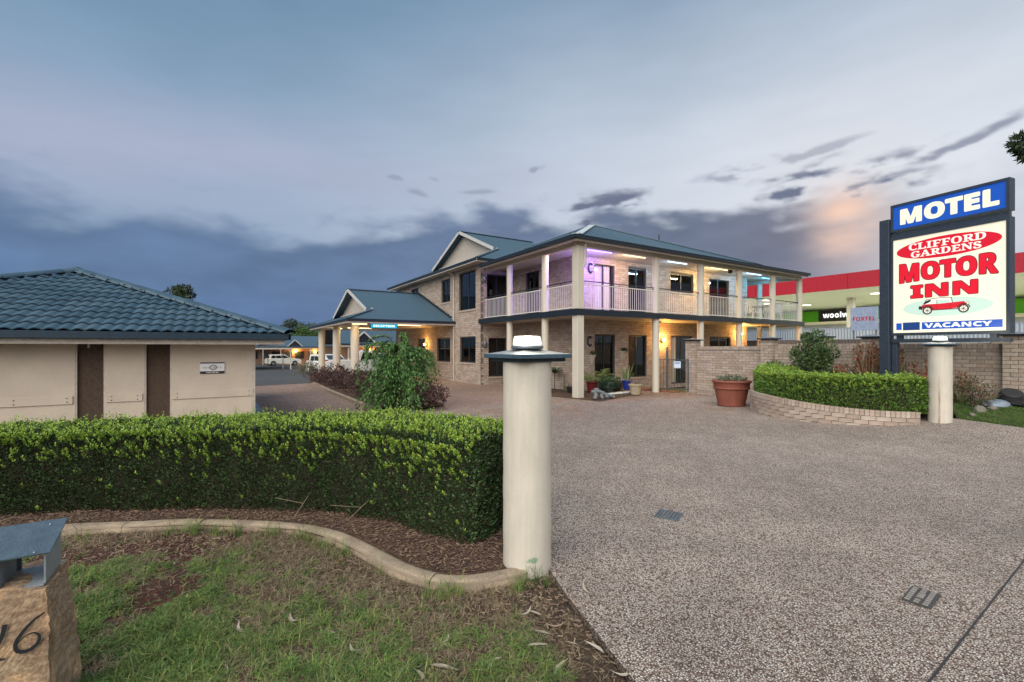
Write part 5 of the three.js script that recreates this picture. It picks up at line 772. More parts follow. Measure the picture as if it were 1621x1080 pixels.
  for (const [x, z] of [[-0.03, 0.02], [-0.03, -0.2]]) mesh('rivet', new THREE.SphereGeometry(0.005, 8, 6).translate(x, 0.179 - (z + 0.108) * Math.tan(ra) + 0.004, z), M.galv, b);
}
// ---------- covers let into the drive ----------
{
  const w = STD({ color: L3(0.14, 0.17, 0.2), roughness: 0.6, map: grainTex }), t = thing('drain_grate', 'small blue grey drain grate in the driveway', 'grate', [3.62, 0.002, -2.95], 0.45); mesh('frame', [bx(-0.11, 0.11, 0, 0.012, -0.11, -0.095), bx(-0.11, 0.11, 0, 0.012, 0.095, 0.11), bx(-0.11, -0.095, 0, 0.012, -0.095, 0.095), bx(0.095, 0.11, 0, 0.012, -0.095, 0.095)], w, t); for (let i = 0; i < 6; i++) mesh('bar', bx(-0.095, 0.095, 0.001, 0.01, -0.085 + i * 0.031, -0.067 + i * 0.031), w, t);
  const c = thing('service_cover', 'dark patterned service cover near the driveway joint', 'cover', [3.8, 0.002, -1.12], 0.1); c.scale.set(0.78, 1, 0.85); mesh('plate', rbx(-0.17, 0.17, 0.0, 0.008, -0.085, 0.085, 0.003, 1), STD({ color: L3(0.05, 0.05, 0.05), roughness: 0.8 }), c); const pm = STD({ color: L3(0.36, 0.32, 0.29), map: grainTex, roughness: 0.8 }); for (let i = 0; i < 7; i++) for (let j = 0; j < 3; j++) { if (j === 1 && i > 1 && i < 5) continue; mesh('raised_block', rbx(-0.155 + i * 0.046, -0.128 + i * 0.046, 0.0081, 0.013, -0.072 + j * 0.052, -0.04 + j * 0.052, 0.002, 1), pm, c); }
  const g = new THREE.ExtrudeGeometry(font.generateShapes('WM', 0.04), { depth: 0.005, bevelEnabled: false }); g.rotateX(-Math.PI / 2); g.translate(-0.045, 0.0085, 0.018); mesh('letters', g, pm, c);
}
// ---------- verandah furniture ----------
{
  const t = thing('verandah_table', 'round dark outdoor table at the end of the upstairs verandah', 'table', [21.6, 2.83, -12.35]); mesh('table_top', cyl(0.55, 0.55, 0.7, 0.73, 0, 0, 32), STD({ color: L3(0.14, 0.11, 0.09), roughness: 0.5 }), t); for (let i = 0; i < 4; i++) { const a = i * 1.571 + 0.5; mesh('leg', bar([Math.cos(a) * 0.4, 0, Math.sin(a) * 0.4], [Math.cos(a) * 0.2, 0.7, Math.sin(a) * 0.2], 0.018), M.darkFrame, t); }
  const chair = (x, z, ry, label) => { const c = thing('plastic_chair', label, 'chair', [x, 2.822, z], ry, 'white chairs at the verandah table'); mesh('seat', rbx(-0.22, 0.22, 0.4, 0.43, -0.22, 0.22, 0.012, 2), M.white, c); mesh('backrest', [rbx(-0.22, 0.22, 0.78, 0.86, -0.25, -0.215, 0.012, 2), ...[-0.17, -0.06, 0.06, 0.17].map((q) => rbx(q - 0.03, q + 0.03, 0.43, 0.79, -0.245, -0.22, 0.008, 1))], M.white, c); for (const [a, b] of [[-1, -1], [1, -1], [-1, 1], [1, 1]]) mesh('leg', bar([a * 0.22, 0, b * 0.22], [a * 0.19, 0.4, b * 0.19], 0.018), M.white, c); };
  chair(20.75, -12.2, 1.4, 'white plastic chair left of the verandah table'); chair(22.5, -12.1, -1.5, 'white plastic chair right of the verandah table'); chair(21.7, -11.75, 3.1, 'white plastic chair between the table and the balustrade');
}
// ---------- low motel units across the car park ----------
function unitWing(label, x0, x1, zf, zb, gy, eave, rise, gables, posts, wallMat) {
  const t = thing('unit_wing', label, 'motel wing'); const zw = zf - 2.2;
  mesh('wall', [bx(x0, x1, gy - 0.3, eave, zw - 0.2, zw), bx(x0, x1, gy - 0.3, eave, zb, zb + 0.2)], wallMat, t);
  const zr = (zf + zb) / 2, roof = mesh('roof', corrugated([[x0 - 0.3, eave + 0.12, zf], [x1, eave + 0.12, zf], [x1, eave + 0.12 + rise, zr], [x0 - 0.3, eave + 0.12 + rise, zr]], 0.19, 0.012), M.colorbond, t); mesh('roof_sheet', corrugated([[x0 - 0.3, eave + 0.12, zb], [x1, eave + 0.12, zb], [x1, eave + 0.12 + rise, zr], [x0 - 0.3, eave + 0.12 + rise, zr]], 0.19, 0.012), M.colorbond, roof);
  mesh('fascia', bx(x0 - 0.3, x1, eave - 0.16, eave + 0.03, zf - 0.04, zf), M.cream, roof); mesh('gutter', bx(x0 - 0.3, x1, eave + 0.035, eave + 0.15, zf - 0.02, zf + 0.1), M.navy, roof); mesh('soffit', bx(x0, x1, eave - 0.04, eave - 0.01, zw, zf - 0.05), M.cream, t);
  for (const gx of gables) { const y = eave + 0.15, g = mesh('gablet', [poly([[gx - 1.1, y, zf - 0.4], [gx + 1.1, y, zf - 0.4], [gx, y + 1.0, zf - 0.4]])], M.navy, roof); mesh('gablet_trim', [beam([gx - 1.15, y, zf - 0.3], [gx, y + 1.08, zf - 0.3], 0.05, 0.12), beam([gx + 1.15, y, zf - 0.3], [gx, y + 1.08, zf - 0.3], 0.05, 0.12)], M.white, g); mesh('gablet_roof', [poly([[gx - 1.15, y, zf - 0.3], [gx, y + 1.06, zf - 0.3], [gx, y + 1.06, zf - 3.2]]), poly([[gx + 1.15, y, zf - 0.3], [gx, y + 1.06, zf - 0.3], [gx, y + 1.06, zf - 3.2]])], M.colorbond, g); }
  for (const p of posts) mesh('post', bx(p - 0.06, p + 0.06, gy - 0.2, eave - 0.04, zf - 0.25, zf - 0.13), M.cream, t);
  const r = rand(x1 * 3 + 7); for (let x = x0 + 1.2; x < x1 - 1.5; x += 3.4) { const d = mesh('door', bx(x, x + 0.85, gy, gy + 2.05, zw + 0.002, zw + 0.05), STD({ color: L3(0.05, 0.06, 0.08), roughness: 0.5 }), t); mesh('handle', bx(x + 0.74, x + 0.8, gy + 1, gy + 1.05, zw + 0.05, zw + 0.09), M.galv, d); const w = mesh('window', [bx(x + 1.3, x + 2.7, gy + 0.9, gy + 0.96, zw + 0.002, zw + 0.05), bx(x + 1.3, x + 2.7, gy + 2.0, gy + 2.06, zw + 0.002, zw + 0.05), bx(x + 1.3, x + 1.36, gy + 0.96, gy + 2.0, zw + 0.002, zw + 0.05), bx(x + 2.64, x + 2.7, gy + 0.96, gy + 2.0, zw + 0.002, zw + 0.05)], M.darkFrame, t); mesh('pane', bx(x + 1.36, x + 2.64, gy + 0.96, gy + 2.0, zw + 0.004, zw + 0.02), STD({ color: L3(0.02, 0.025, 0.03), roughness: 0.08 }), w); }
  return t;
}
const farBrick = STD({ color: L3(0.32, 0.2, 0.14), map: grainTex, roughness: 0.9 });
unitWing('long low motel wing with pale posts across the car park', -26, 34, -82, -96, -1.03, 1.66, 1.9, [10.3], [-4, -2.2, 0.1, 1.6, 3.2, 5.7, 8.2, 12.6, 15, 17.5, 20], farBrick);
unitWing('nearer low motel wing seen through the porch columns', 9.4, 32, -43, -55, -0.72, 1.85, 2.3, [11.2], [9.8, 11.9, 14, 16.3, 19], farBrick);
sconce(10.6, 0.9, -84.2, 9, 'orange wall lamp on the far motel wing behind the parked car', 'z'); sconce(13.6, 0.9, -84.2, 5, 'orange wall lamp on the far motel wing right of the parked car', 'z'); sconce(12.2, 1.2, -45.2, 3, 'orange wall lamp on the nearer wing seen beside the porch column', 'z'); sconce(14.6, 1.2, -45.2, 3, 'orange wall lamp on the nearer wing behind the white car', 'z');
{ // slim carport posts in front of the far wing
  for (const [x, z, l] of [[5.42, -69.8, 'slim white carport post left of the parked car'], [6.56, -63.2, 'slim white carport post in front of the parked car'], [6.96, -59.4, 'slim white carport post nearest the porch']]) tag(mesh('carport_post', [bx(x - 0.05, x + 0.05, G(x, z) - 0.2, 1.46, z - 0.05, z + 0.05), bx(x - 0.1, x + 0.1, 1.46, 1.5, z - 0.1, z + 0.1)], M.white), l, 'post');
  const b = thing('carport_roof', 'flat blue carport roof on slim white posts by the car park', 'carport'); mesh('roof', bx(-9, 7.1, 1.51, 1.6, -72, -59.2), M.colorbond, b); mesh('edge', bx(-9, 7.1, 1.44, 1.59, -59.19, -59.15), M.cream, b); mesh('post', bx(-8, -7.9, -1.2, 1.5, -59.5, -59.4), M.white, b);
}
// ---------- cars ----------
function car(pos, turn, label, paint, { L = 4.6, Hh = 1.68, kind = 'suv' } = {}) {
  const t = thing('parked_car', label, 'car', pos, turn, 'cars parked behind the porch'); const W = 1.8, h = L / 2, pm = PHY({ color: L3(...paint), roughness: 0.35, clearcoat: 0.8, clearcoatRoughness: 0.1 });
  const P = (pts, depth, bev) => { const s = new THREE.Shape(); s.moveTo(...pts[0]); for (let i = 1; i < pts.length; i++) pts[i].length === 2 ? s.lineTo(...pts[i]) : s.quadraticCurveTo(...pts[i]); s.closePath(); const g = new THREE.ExtrudeGeometry(s, { depth, bevelEnabled: true, bevelThickness: bev, bevelSize: bev, bevelSegments: 3, curveSegments: 8 }); g.translate(0, 0, -depth / 2); return g; };
  const wr = 0.36, wx = [h - 0.85, -h + 0.82], arch = (x) => [[x + 0.43, 0.32], [x + 0.43, 0.78, x, 0.79], [x - 0.43, 0.78, x - 0.43, 0.32]];
  const lower = [[h - 0.03, 0.3], [h, 0.55], [h - 0.04, 0.86], [h - 0.35, 0.98, h - 1.15, 1.04], [-h + 0.25, 1.06], [-h + 0.04, 0.98], [-h, 0.6], [-h + 0.05, 0.32], ...arch(wx[1]).reverse().map((p) => p), ...[]];
  const low = new THREE.Shape(); low.moveTo(h - 0.03, 0.3); low.lineTo(h, 0.55); low.lineTo(h - 0.04, 0.86); low.quadraticCurveTo(h - 0.35, 0.99, h - 1.2, 1.04); low.lineTo(-h + 0.22, 1.06); low.lineTo(-h + 0.03, 0.96); low.lineTo(-h, 0.58); low.lineTo(-h + 0.06, 0.32); low.lineTo(wx[1] - 0.42, 0.3); low.absarc(wx[1], 0.36, 0.42, Math.PI, 0, true); low.lineTo(wx[0] - 0.42, 0.28); low.absarc(wx[0], 0.36, 0.42, Math.PI, 0, true); low.closePath();
  const lg = new THREE.ExtrudeGeometry(low, { depth: W - 0.12, bevelEnabled: true, bevelThickness: 0.06, bevelSize: 0.05, bevelSegments: 3, curveSegments: 12 }); lg.translate(0, 0, -(W - 0.12) / 2); const body = mesh('body', lg, pm, t);
  const rf = Hh - 0.06, ute = kind === 'ute', rear = ute ? -0.45 : -h + 0.32;
  const cab = [[h - 1.5, 1.0], [h - 2.15, rf - 0.06], [h - 2.4, rf], [rear + 0.28, rf - 0.01], [rear + 0.12, rf - 0.08], [rear, 1.03]];
  mesh('cabin', P(cab, W - 0.34, 0.05), pm, t);
  for (const s of [1, -1]) { // side glass, three lights a side, set a touch proud of the cabin
    const z = s * ((W - 0.34) / 2 + 0.055), q = [[h - 1.62, 1.09, h - 2.2, rf - 0.1], [rear + 0.12, 1.1, rear + 0.3, rf - 0.1]], split = [0, 0.38, 0.72, 1];
    for (let i = 0; i < 3; i++) { const a = split[i], b = split[i + 1], lo0 = lerp(q[0][0], q[1][0], a + 0.01), lo1 = lerp(q[0][0], q[1][0], b - 0.015), hi0 = lerp(q[0][2], q[1][2], a + 0.01), hi1 = lerp(q[0][2], q[1][2], b - 0.015); mesh('side_window', slabZ([[lo0, q[0][1]], [lo1, q[1][1]], [hi1, q[1][3]], [hi0, q[0][3]]], z, 0.012), M_carGlass, body); }
    mesh('headlight', rbx(h - 0.2, h + 0.015, 0.72, 0.86, s > 0 ? 0.5 : -0.86, s > 0 ? 0.86 : -0.5, 0.03, 2), M_lens, t); mesh('tail_light', rbx(-h - 0.02, -h + 0.14, 0.74, 1.08, s > 0 ? 0.66 : -0.87, s > 0 ? 0.87 : -0.66, 0.03, 2), M_tail, t); mesh('mirror', rbx(h - 1.72, h - 1.56, 1.06, 1.2, s > 0 ? 0.9 : -1.06, s > 0 ? 1.06 : -0.9, 0.03, 2), pm, t);
  }
  mesh('windscreen', [slabX([h - 1.5, 1.06], [h - 2.1, rf - 0.08], W - 0.5)], M_carGlass, t); mesh('rear_window', [slabX([rear - 0.045, 1.14], [rear + 0.07, rf - 0.12], W - 0.55)], M_carGlass, t);
  mesh('bumper', [rbx(h - 0.06, h + 0.06, 0.34, 0.58, -0.84, 0.84, 0.05, 2), rbx(-h - 0.07, -h + 0.06, 0.36, 0.6, -0.84, 0.84, 0.05, 2)], kind === 'silver' ? pm : pm, t); mesh('number_plate', bx(-h - 0.085, -h - 0.072, 0.68, 0.79, -0.19, 0.19), M.white, t); mesh('underside', bx(-h + 0.2, h - 0.2, 0.24, 0.5, -0.74, 0.74), M.black, t);
  for (const x of wx) for (const s of [1, -1]) { const w = mesh('wheel', new THREE.TorusGeometry(0.265, 0.095, 12, 28), M.black, t); w.position.set(x, wr, s * 0.8); const rim = mesh('rim', [cyl(0.2, 0.2, -0.06, 0.05, 0, 0, 24).rotateX(Math.PI / 2), ...[0, 1, 2, 3, 4].map((k) => rbx(-0.03, 0.03, 0.02, 0.22, 0.05, 0.09, 0.008, 1).rotateZ(k * 1.2566 * s))], M_rim, w); if (s < 0) rim.rotation.y = Math.PI; }
  if (ute) mesh('tray', [bx(-h + 0.08, -0.5, 1.07, 1.1, -0.8, 0.8)], M.black, t);
  return t;
}
const M_carGlass = PHY({ color: L3(0.015, 0.018, 0.02), roughness: 0.06, clearcoat: 1 }), M_lens = PHY({ color: L3(0.6, 0.6, 0.58), roughness: 0.1, clearcoat: 1 }), M_tail = PHY({ color: L3(0.4, 0.01, 0.015), roughness: 0.15, clearcoat: 1 }), M_rim = STD({ color: L3(0.5, 0.5, 0.52), metalness: 0.8, roughness: 0.35 });
function slabZ(p, z, d) { return mergeGeometries([poly(p.map((q) => [q[0], q[1], z + d / 2])), poly(p.map((q) => [q[0], q[1], z - d / 2])), ...p.map((q, i) => { const r = p[(i + 1) % p.length]; return poly([[q[0], q[1], z - d / 2], [r[0], r[1], z - d / 2], [r[0], r[1], z + d / 2], [q[0], q[1], z + d / 2]]); })]); }
function slabX(a, b, w) { const dx = b[0] - a[0], dy = b[1] - a[1], l = Math.hypot(dx, dy), s = a[0] > 0 ? 1 : -1, nx = Math.abs(dy / l) * 0.07 * s, ny = Math.abs(dx / l) * 0.07; return slabZ2([[a[0] + nx, a[1] + ny, -w / 2], [a[0] + nx, a[1] + ny, w / 2], [b[0] + nx, b[1] + ny, w / 2 - 0.08], [b[0] + nx, b[1] + ny, -w / 2 + 0.08]]); }
function slabZ2(p) { return poly(p); }
const on = (x, z) => [x, G(x, z) - 0.006, z];
car(on(8.0, -77), 0.12, 'white four wheel drive parked under the far carport', [0.72, 0.7, 0.6]);
car(on(7.1, -36.5), -1.2, 'white hatchback parked behind the left porch column', [0.68, 0.68, 0.66], { L: 4.3, Hh: 1.6 });
car(on(8.6, -33.6), -0.05, 'silver white utility parked behind the middle porch column', [0.62, 0.63, 0.63], { L: 5.1, Hh: 1.78, kind: 'ute' });
car(on(10.8, -35.0), -2.2, 'white station wagon with red tail lights behind the right porch column', [0.68, 0.68, 0.66], { L: 4.5, Hh: 1.62 });
// ---------- clipped hedges ----------
// a hedge over a strip: front line (world x, z), thickness to its left-hand normal, height along it
function hedge(label, front, thick, y0, y1, seed, dens, leaf, cols, shoots, group) {
  const C = new THREE.CatmullRomCurve3(front.map((p) => new THREE.Vector3(p[0], 0, p[1]))), L = C.getLength(), t = thing('hedge', label, 'hedge', [0, 0, 0], 0, group), N = 160, fr = [];
  for (let i = 0; i <= N; i++) { const p = C.getPointAt(i / N), d = C.getTangentAt(i / N); fr.push([p.x, p.z, d.z, -d.x]); } // point, back normal
  const at = (s, q) => { const k = clamp(s) * N, i = Math.min(N - 1, Math.floor(k)), f = k - i, a = fr[i], b = fr[i + 1]; const nx = lerp(a[2], b[2], f), nz = lerp(a[3], b[3], f); return [lerp(a[0], b[0], f) + nx * q, lerp(a[1], b[1], f) + nz * q, nx, nz]; };
  const lump = (x, y, z) => 0.06 * fbm(x * 2.6, y * 2.0, z * 2.6, 3) + 0.1 * fbm(x * 9, y * 4.5, z * 9, 2);
  const cut = (s, q) => { const e = Math.min(s, 1 - s) * L, m = Math.min(q, thick - q); return 0.05 * Math.exp(-e / 0.06) + 0.05 * Math.exp(-m / 0.05); };
  { // solid dark core standing in for the shaded twigs, just under the leaf skin
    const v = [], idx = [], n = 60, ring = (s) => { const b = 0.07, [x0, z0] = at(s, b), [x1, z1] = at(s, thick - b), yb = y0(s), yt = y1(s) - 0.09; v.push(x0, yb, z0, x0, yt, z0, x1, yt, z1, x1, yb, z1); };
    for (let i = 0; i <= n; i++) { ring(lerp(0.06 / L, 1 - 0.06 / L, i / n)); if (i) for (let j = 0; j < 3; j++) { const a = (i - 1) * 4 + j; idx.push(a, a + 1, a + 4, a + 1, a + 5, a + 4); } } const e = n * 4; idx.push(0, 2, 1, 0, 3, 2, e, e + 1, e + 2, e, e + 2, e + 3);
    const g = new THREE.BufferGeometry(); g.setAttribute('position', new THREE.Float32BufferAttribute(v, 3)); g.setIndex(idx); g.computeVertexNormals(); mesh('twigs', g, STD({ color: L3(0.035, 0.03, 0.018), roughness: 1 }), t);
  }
  const H = y1(0.5) - y0(0.5), aF = L * H, aT = L * thick, aE = thick * H, aB = aF * 0.35, tot = aF + aT + 2 * aE + aB;
  const spotOn = (r) => { let k = r() * tot, s, q, y, n; const dep = -Math.abs(r() + r() - 1) * 0.1 + 0.03;
    if ((k -= aF) < 0) { s = r(); q = 0; y = r(); n = [-1, 0]; } else if ((k -= aT) < 0) { s = r(); q = r() * thick; y = 1; n = [0, 1]; } else if ((k -= 2 * aE) < 0) { s = r() < 0.25 ? 0 : 1; q = r() * thick; y = r(); n = [0, 0]; } else { s = r(); q = thick; y = r(); n = [1, 0]; }
    let [x, z, nx, nz] = at(s, clamp(q, 0, thick)); let Y = lerp(y0(s), y1(s), y), ox, oy = 0, oz; const c = cut(s, q);
    if (n[1]) { ox = 0; oz = 0; oy = 1; Y -= c; } else if (n[0]) { ox = nx * n[0]; oz = nz * n[0]; } else { const d = s ? 1 : -1; ox = -nz * d; oz = nx * d; }
    if (!oy) { const m = 0.05 * Math.exp(-(1 - y) * H / 0.05); x -= ox * m; z -= oz * m; } const u = dep + lump(x, Y, z); return [x + ox * u, Y + oy * u, z + oz * u, ox, oy, oz]; };
  mesh('foliage', leaves(Math.round(tot * dens), (i, r) => { const [x, y, z, ox, oy, oz] = spotOn(r); return { p: [x, y, z], d: [ox * 0.9 + (r() - 0.5) * 1.3, oy + 0.75 + (r() - 0.5), oz * 0.9 + (r() - 0.5) * 1.3], s: leaf * (0.6 + 0.9 * r()), w: leaf * (0.4 + 0.35 * r()), c: jit(pick(cols, r), r, 0.4) }; }, seed), M.leafy, t).userData.kind = 'stuff';
  // new growth: upright sprigs of lighter leaves standing above the clipped top, a few on the faces
  const sp = [], r = rand(seed + 5), ns = Math.round(shoots.n * aT); for (let i = 0; i < ns; i++) { const s = r(), q = r() * thick, [x, z] = at(s, q), Y = y1(s) - 0.4 * cut(s, q) + lump(x, y1(s), z); const h = shoots.h * (0.4 + 0.8 * r() * r() + (r() < 0.05 ? 0.9 : 0)); sp.push([x, Y, z, h, (r() - 0.5) * 0.35, (r() - 0.5) * 0.35]); }
  const nf = Math.round(shoots.n * aF * shoots.face); for (let i = 0; i < nf; i++) { const [x, z, nx, nz] = at(r(), 0); const Y = lerp(y0(0.5), y1(0.5), r() < 0.85 ? 1 - 0.34 * Math.pow(r(), 2.6) : Math.sqrt(r())), u = 0.01 + lump(x, Y, z); sp.push([x - nx * u, Y, z - nz * u, shoots.h * 0.6, -nx * 0.7, -nz * 0.7]); }
  const per = 11; mesh('new_shoots', leaves(sp.length * per, (i, q) => { const [x, y, z, h, lx, lz] = sp[Math.floor(i / per)], k = (i % per) / per, a = (i % per) * 2.4; return { p: [x + lx * h * k, y + h * k, z + lz * h * k], d: [Math.cos(a) + lx, 0.9, Math.sin(a) + lz], s: leaf * (1.05 - 0.4 * k), w: leaf * 0.5, c: jit(pick(shoots.c, q), q, 0.25) }; }, seed + 9), M.leafy, t).userData.kind = 'stuff';
  const st = []; for (let i = 0; i < 26; i++) { const s = 0.02 + 0.96 * i / 26, [x, z] = at(s, thick * (0.3 + 0.4 * r())); st.push(bar([x, y0(s) - 0.03, z], [x + (r() - 0.5) * 0.1, y0(s) + 0.3, z + (r() - 0.5) * 0.1], 0.014, 6)); } mesh('stems', st, M.bark, t);
  return t;
}
const dark = [[0.028, 0.064, 0.016], [0.038, 0.082, 0.02], [0.022, 0.05, 0.014], [0.05, 0.1, 0.024], [0.05, 0.08, 0.03], [0.06, 0.11, 0.026], [0.024, 0.055, 0.016], [0.026, 0.058, 0.016], [0.06, 0.05, 0.026]];
const fresh = [[0.2, 0.33, 0.035], [0.25, 0.37, 0.04], [0.15, 0.28, 0.03], [0.29, 0.37, 0.05]];
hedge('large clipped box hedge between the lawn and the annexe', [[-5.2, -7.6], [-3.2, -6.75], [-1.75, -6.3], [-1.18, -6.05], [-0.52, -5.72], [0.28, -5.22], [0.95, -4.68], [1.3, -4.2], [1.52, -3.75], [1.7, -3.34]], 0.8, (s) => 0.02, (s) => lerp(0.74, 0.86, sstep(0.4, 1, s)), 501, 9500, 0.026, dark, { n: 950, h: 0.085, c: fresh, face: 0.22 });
{
  const pts = []; for (let i = 0; i <= 12; i++) { const a = lerp(arcFrom - 0.12, arcTo - 0.15, i / 12), R = bedR - 0.14; pts.push([bedC[0] + R * Math.cos(a), bedC[1] + R * Math.sin(a)]); }
  pts.reverse(); const th = (s) => bedTop(lerp(arcFrom, arcTo, 1 - s));
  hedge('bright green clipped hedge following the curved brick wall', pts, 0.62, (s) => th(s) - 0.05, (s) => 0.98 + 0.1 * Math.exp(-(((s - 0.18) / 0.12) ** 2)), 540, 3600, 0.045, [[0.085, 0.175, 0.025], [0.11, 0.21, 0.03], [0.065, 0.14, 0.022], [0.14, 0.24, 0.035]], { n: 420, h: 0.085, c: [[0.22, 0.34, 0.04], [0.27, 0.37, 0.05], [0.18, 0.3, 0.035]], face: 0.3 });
}
// ---------- shrubs ----------
function shrub(name, label, category, pos, { h, r: R, n, leaf, w, cols, seed, y = 0.15, shape = (u) => Math.sin(Math.PI * Math.pow(u, 0.7)) ** 0.6, clumps = 30, mat = M.leafy, trunk = 0.03, group, up = 0.4 }) {
  const t = thing(name, label, category, pos, 0, group), r0 = rand(seed), cl = []; for (let i = 0; i < clumps; i++) { const u = 0.08 + 0.9 * r0(), a = r0() * 6.28, q = R * shape(u) * (0.35 + 0.65 * Math.sqrt(r0())); cl.push([Math.cos(a) * q, y + u * (h - y), Math.sin(a) * q, R * (0.22 + 0.2 * r0()), 0.7 + 0.6 * r0()]); }
  mesh('foliage', leaves(n, (i, r) => { const c = cl[Math.floor(r() * cl.length)], a = r() * 6.28, e = Math.acos(2 * r() - 1), d = c[3] * Math.cbrt(0.3 + 0.7 * r()), v = [Math.sin(e) * Math.cos(a), Math.cos(e), Math.sin(e) * Math.sin(a)], Y = c[1] + v[1] * d; if (Y < 0.02) return null; return { p: [c[0] + v[0] * d, Y, c[2] + v[2] * d], d: [v[0] + (r() - 0.5), v[1] * 0.6 + up + (r() - 0.5), v[2] + (r() - 0.5)], s: leaf * (0.7 + 0.6 * r()), w, c: jit(pick(cols, r), r, 0.35).map((q) => q * c[4]) }; }, seed + 1), mat, t).userData.kind = 'stuff';
  const st = []; for (let i = 0; i < Math.min(14, clumps); i++) { const c = cl[i]; st.push(bar([0, -0.05, 0], [c[0] * 0.4, c[1] * 0.5, c[2] * 0.4], trunk, 6), bar([c[0] * 0.4, c[1] * 0.5, c[2] * 0.4], [c[0], c[1], c[2]], trunk * 0.55, 5)); } mesh('trunk', st, M.bark, t); return t;
}
shrub('bay_shrub', 'dense round green shrub in front of the brick wall', 'shrub', [13.35, 0.4, -6.15], { h: 1.55, r: 0.5, n: 5200, leaf: 0.075, w: 0.035, cols: [[0.035, 0.075, 0.02], [0.05, 0.1, 0.025], [0.07, 0.12, 0.03]], seed: 601, clumps: 46, shape: (u) => Math.sin(Math.PI * (0.12 + 0.83 * u)) ** 0.8 });
shrub('low_green_shrub', 'low rounded shrub behind the left end of the curved hedge', 'shrub', [12.75, 0.42, -6.85], { h: 0.72, r: 0.42, n: 1800, leaf: 0.06, w: 0.035, cols: [[0.05, 0.11, 0.025], [0.07, 0.14, 0.03]], seed: 605, clumps: 20 });
// red-flowered strappy plants in the raised bed
function paw(pos, n, hgt, label, seed) {
  const t = thing('kangaroo_paw', label, 'plant', pos, 0, 'red flowered plants in the raised bed'); mesh('strap_leaves', blades(46, seed, { len: hgt * 0.75, w: 0.022, col: [0.13, 0.15, 0.06], up: 1.3, rad: 0.16, y: 0, droop: 0.3 }), M.leafDull, t);
  const r = rand(seed + 3), st = [], tips = []; for (let i = 0; i < n; i++) { const a = r() * 6.28, q = r() * 0.32, H = hgt * (0.6 + 0.45 * r()), b = [Math.cos(a) * q * 0.3, 0, Math.sin(a) * q * 0.3], e = [Math.cos(a) * q, H, Math.sin(a) * q]; st.push(bar(b, e, 0.009, 5)); tips.push(e); } mesh('flower_stems', st, STD({ color: L3(0.24, 0.14, 0.08), roughness: 0.9 }), t);
  mesh('flowers', leaves(tips.length * 12, (i, q) => { const e = tips[Math.floor(i / 12)], k = q(); return { p: [e[0] + (q() - 0.5) * 0.05, e[1] - k * 0.28, e[2] + (q() - 0.5) * 0.05], d: [q() - 0.5, 0.6, q() - 0.5], s: 0.08, w: 0.04, c: jit(pick([[0.2, 0.075, 0.045], [0.2, 0.11, 0.05], [0.26, 0.06, 0.04], [0.15, 0.12, 0.06]], q), q, 0.3) }; }, seed + 4), M.leafDull, t);
}
paw([13.55, 0.42, -5.0], 44, 1.25, 'tall rusty flowered clump beside the sign post', 621); paw([13.4, 0.4, -5.55], 22, 0.75, 'short orange flowered clump next to the round shrub', 625); paw([13.3, 0.4, -3.85], 18, 0.9, 'rusty flowered clump right of the sign post', 629); paw([13.6, 0.42, -3.35], 8, 0.6, 'small red flowered clump against the wall behind the far pillar', 633); paw([13.7, 0.42, -4.55], 30, 1.15, 'rusty flowered clump against the wall behind the sign post', 637);
shrub('dry_shrub', 'thin dry shrub right of the far pillar', 'shrub', [13.1, 0.33, -3.02], { h: 0.6, r: 0.34, n: 520, leaf: 0.06, w: 0.025, cols: [[0.1, 0.08, 0.045], [0.08, 0.11, 0.04], [0.16, 0.09, 0.05]], seed: 641, clumps: 16, mat: M.leafDull, trunk: 0.008 });
{ // bag, black tub and stones beside the lawn
  const crump = (w, h, d, s) => { const g = new THREE.SphereGeometry(0.5, 26, 16), p = g.attributes.position; for (let i = 0; i < p.count; i++) { let x = p.getX(i), y = p.getY(i), z = p.getZ(i); const k = 1 + 0.5 * fbm(x * 3 + s, y * 3, z * 3, 4); p.setXYZ(i, x * w * k, Math.max(y, -0.2) * h * k, z * d * k); } g.computeVertexNormals(); return g; };
  tag(Object.assign(mesh('plastic_bag', crump(0.5, 0.2, 0.4, 3), STD({ color: L3(0.2, 0.24, 0.3), roughness: 0.35 }))), 'crumpled grey plastic bag on the grass by the wall', 'bag').position.set(13.45, G(13.45, -2.75) + 0.03, -2.75);
  const b = thing('plastic_tub', 'overturned black plastic tub beside the grey bag', 'tub', [13.75, G(13.75, -2.62), -2.62], 0.5); mesh('tub', lathe([[0.2, 0.0], [0.2, 0.02], [0.17, 0.2], [0.15, 0.21], [0, 0.21], [0, 0.19], [0.14, 0.19], [0.17, 0.02]], 24).rotateZ(0.5).translate(0.02, 0.08, 0), M.black, b); mesh('flap', crump(0.5, 0.1, 0.4, 8).translate(-0.2, 0.05, 0.1), M.black, b);
  const rk = STD({ color: L3(0.26, 0.23, 0.19), map: grainTex, bumpMap: grainBump, bumpScale: 0.01, roughness: 0.95 }); [[12.75, -2.85, 0.2, 'larger rough grey stone at the foot of the dry shrub'], [13.0, -2.72, 0.14, 'smaller rough grey stone in front of the plastic bag'], [12.3, -2.85, 0.1, 'tiny grey stone at the foot of the far pillar']].forEach(([x, z, s, l], i) => { const m = mesh('garden_stone', crump(s * 1.4, s * 0.9, s, i * 5 + 20), rk); tag(m, l, 'stone'); m.position.set(x, G(x, z) + 0.02, z); });
}
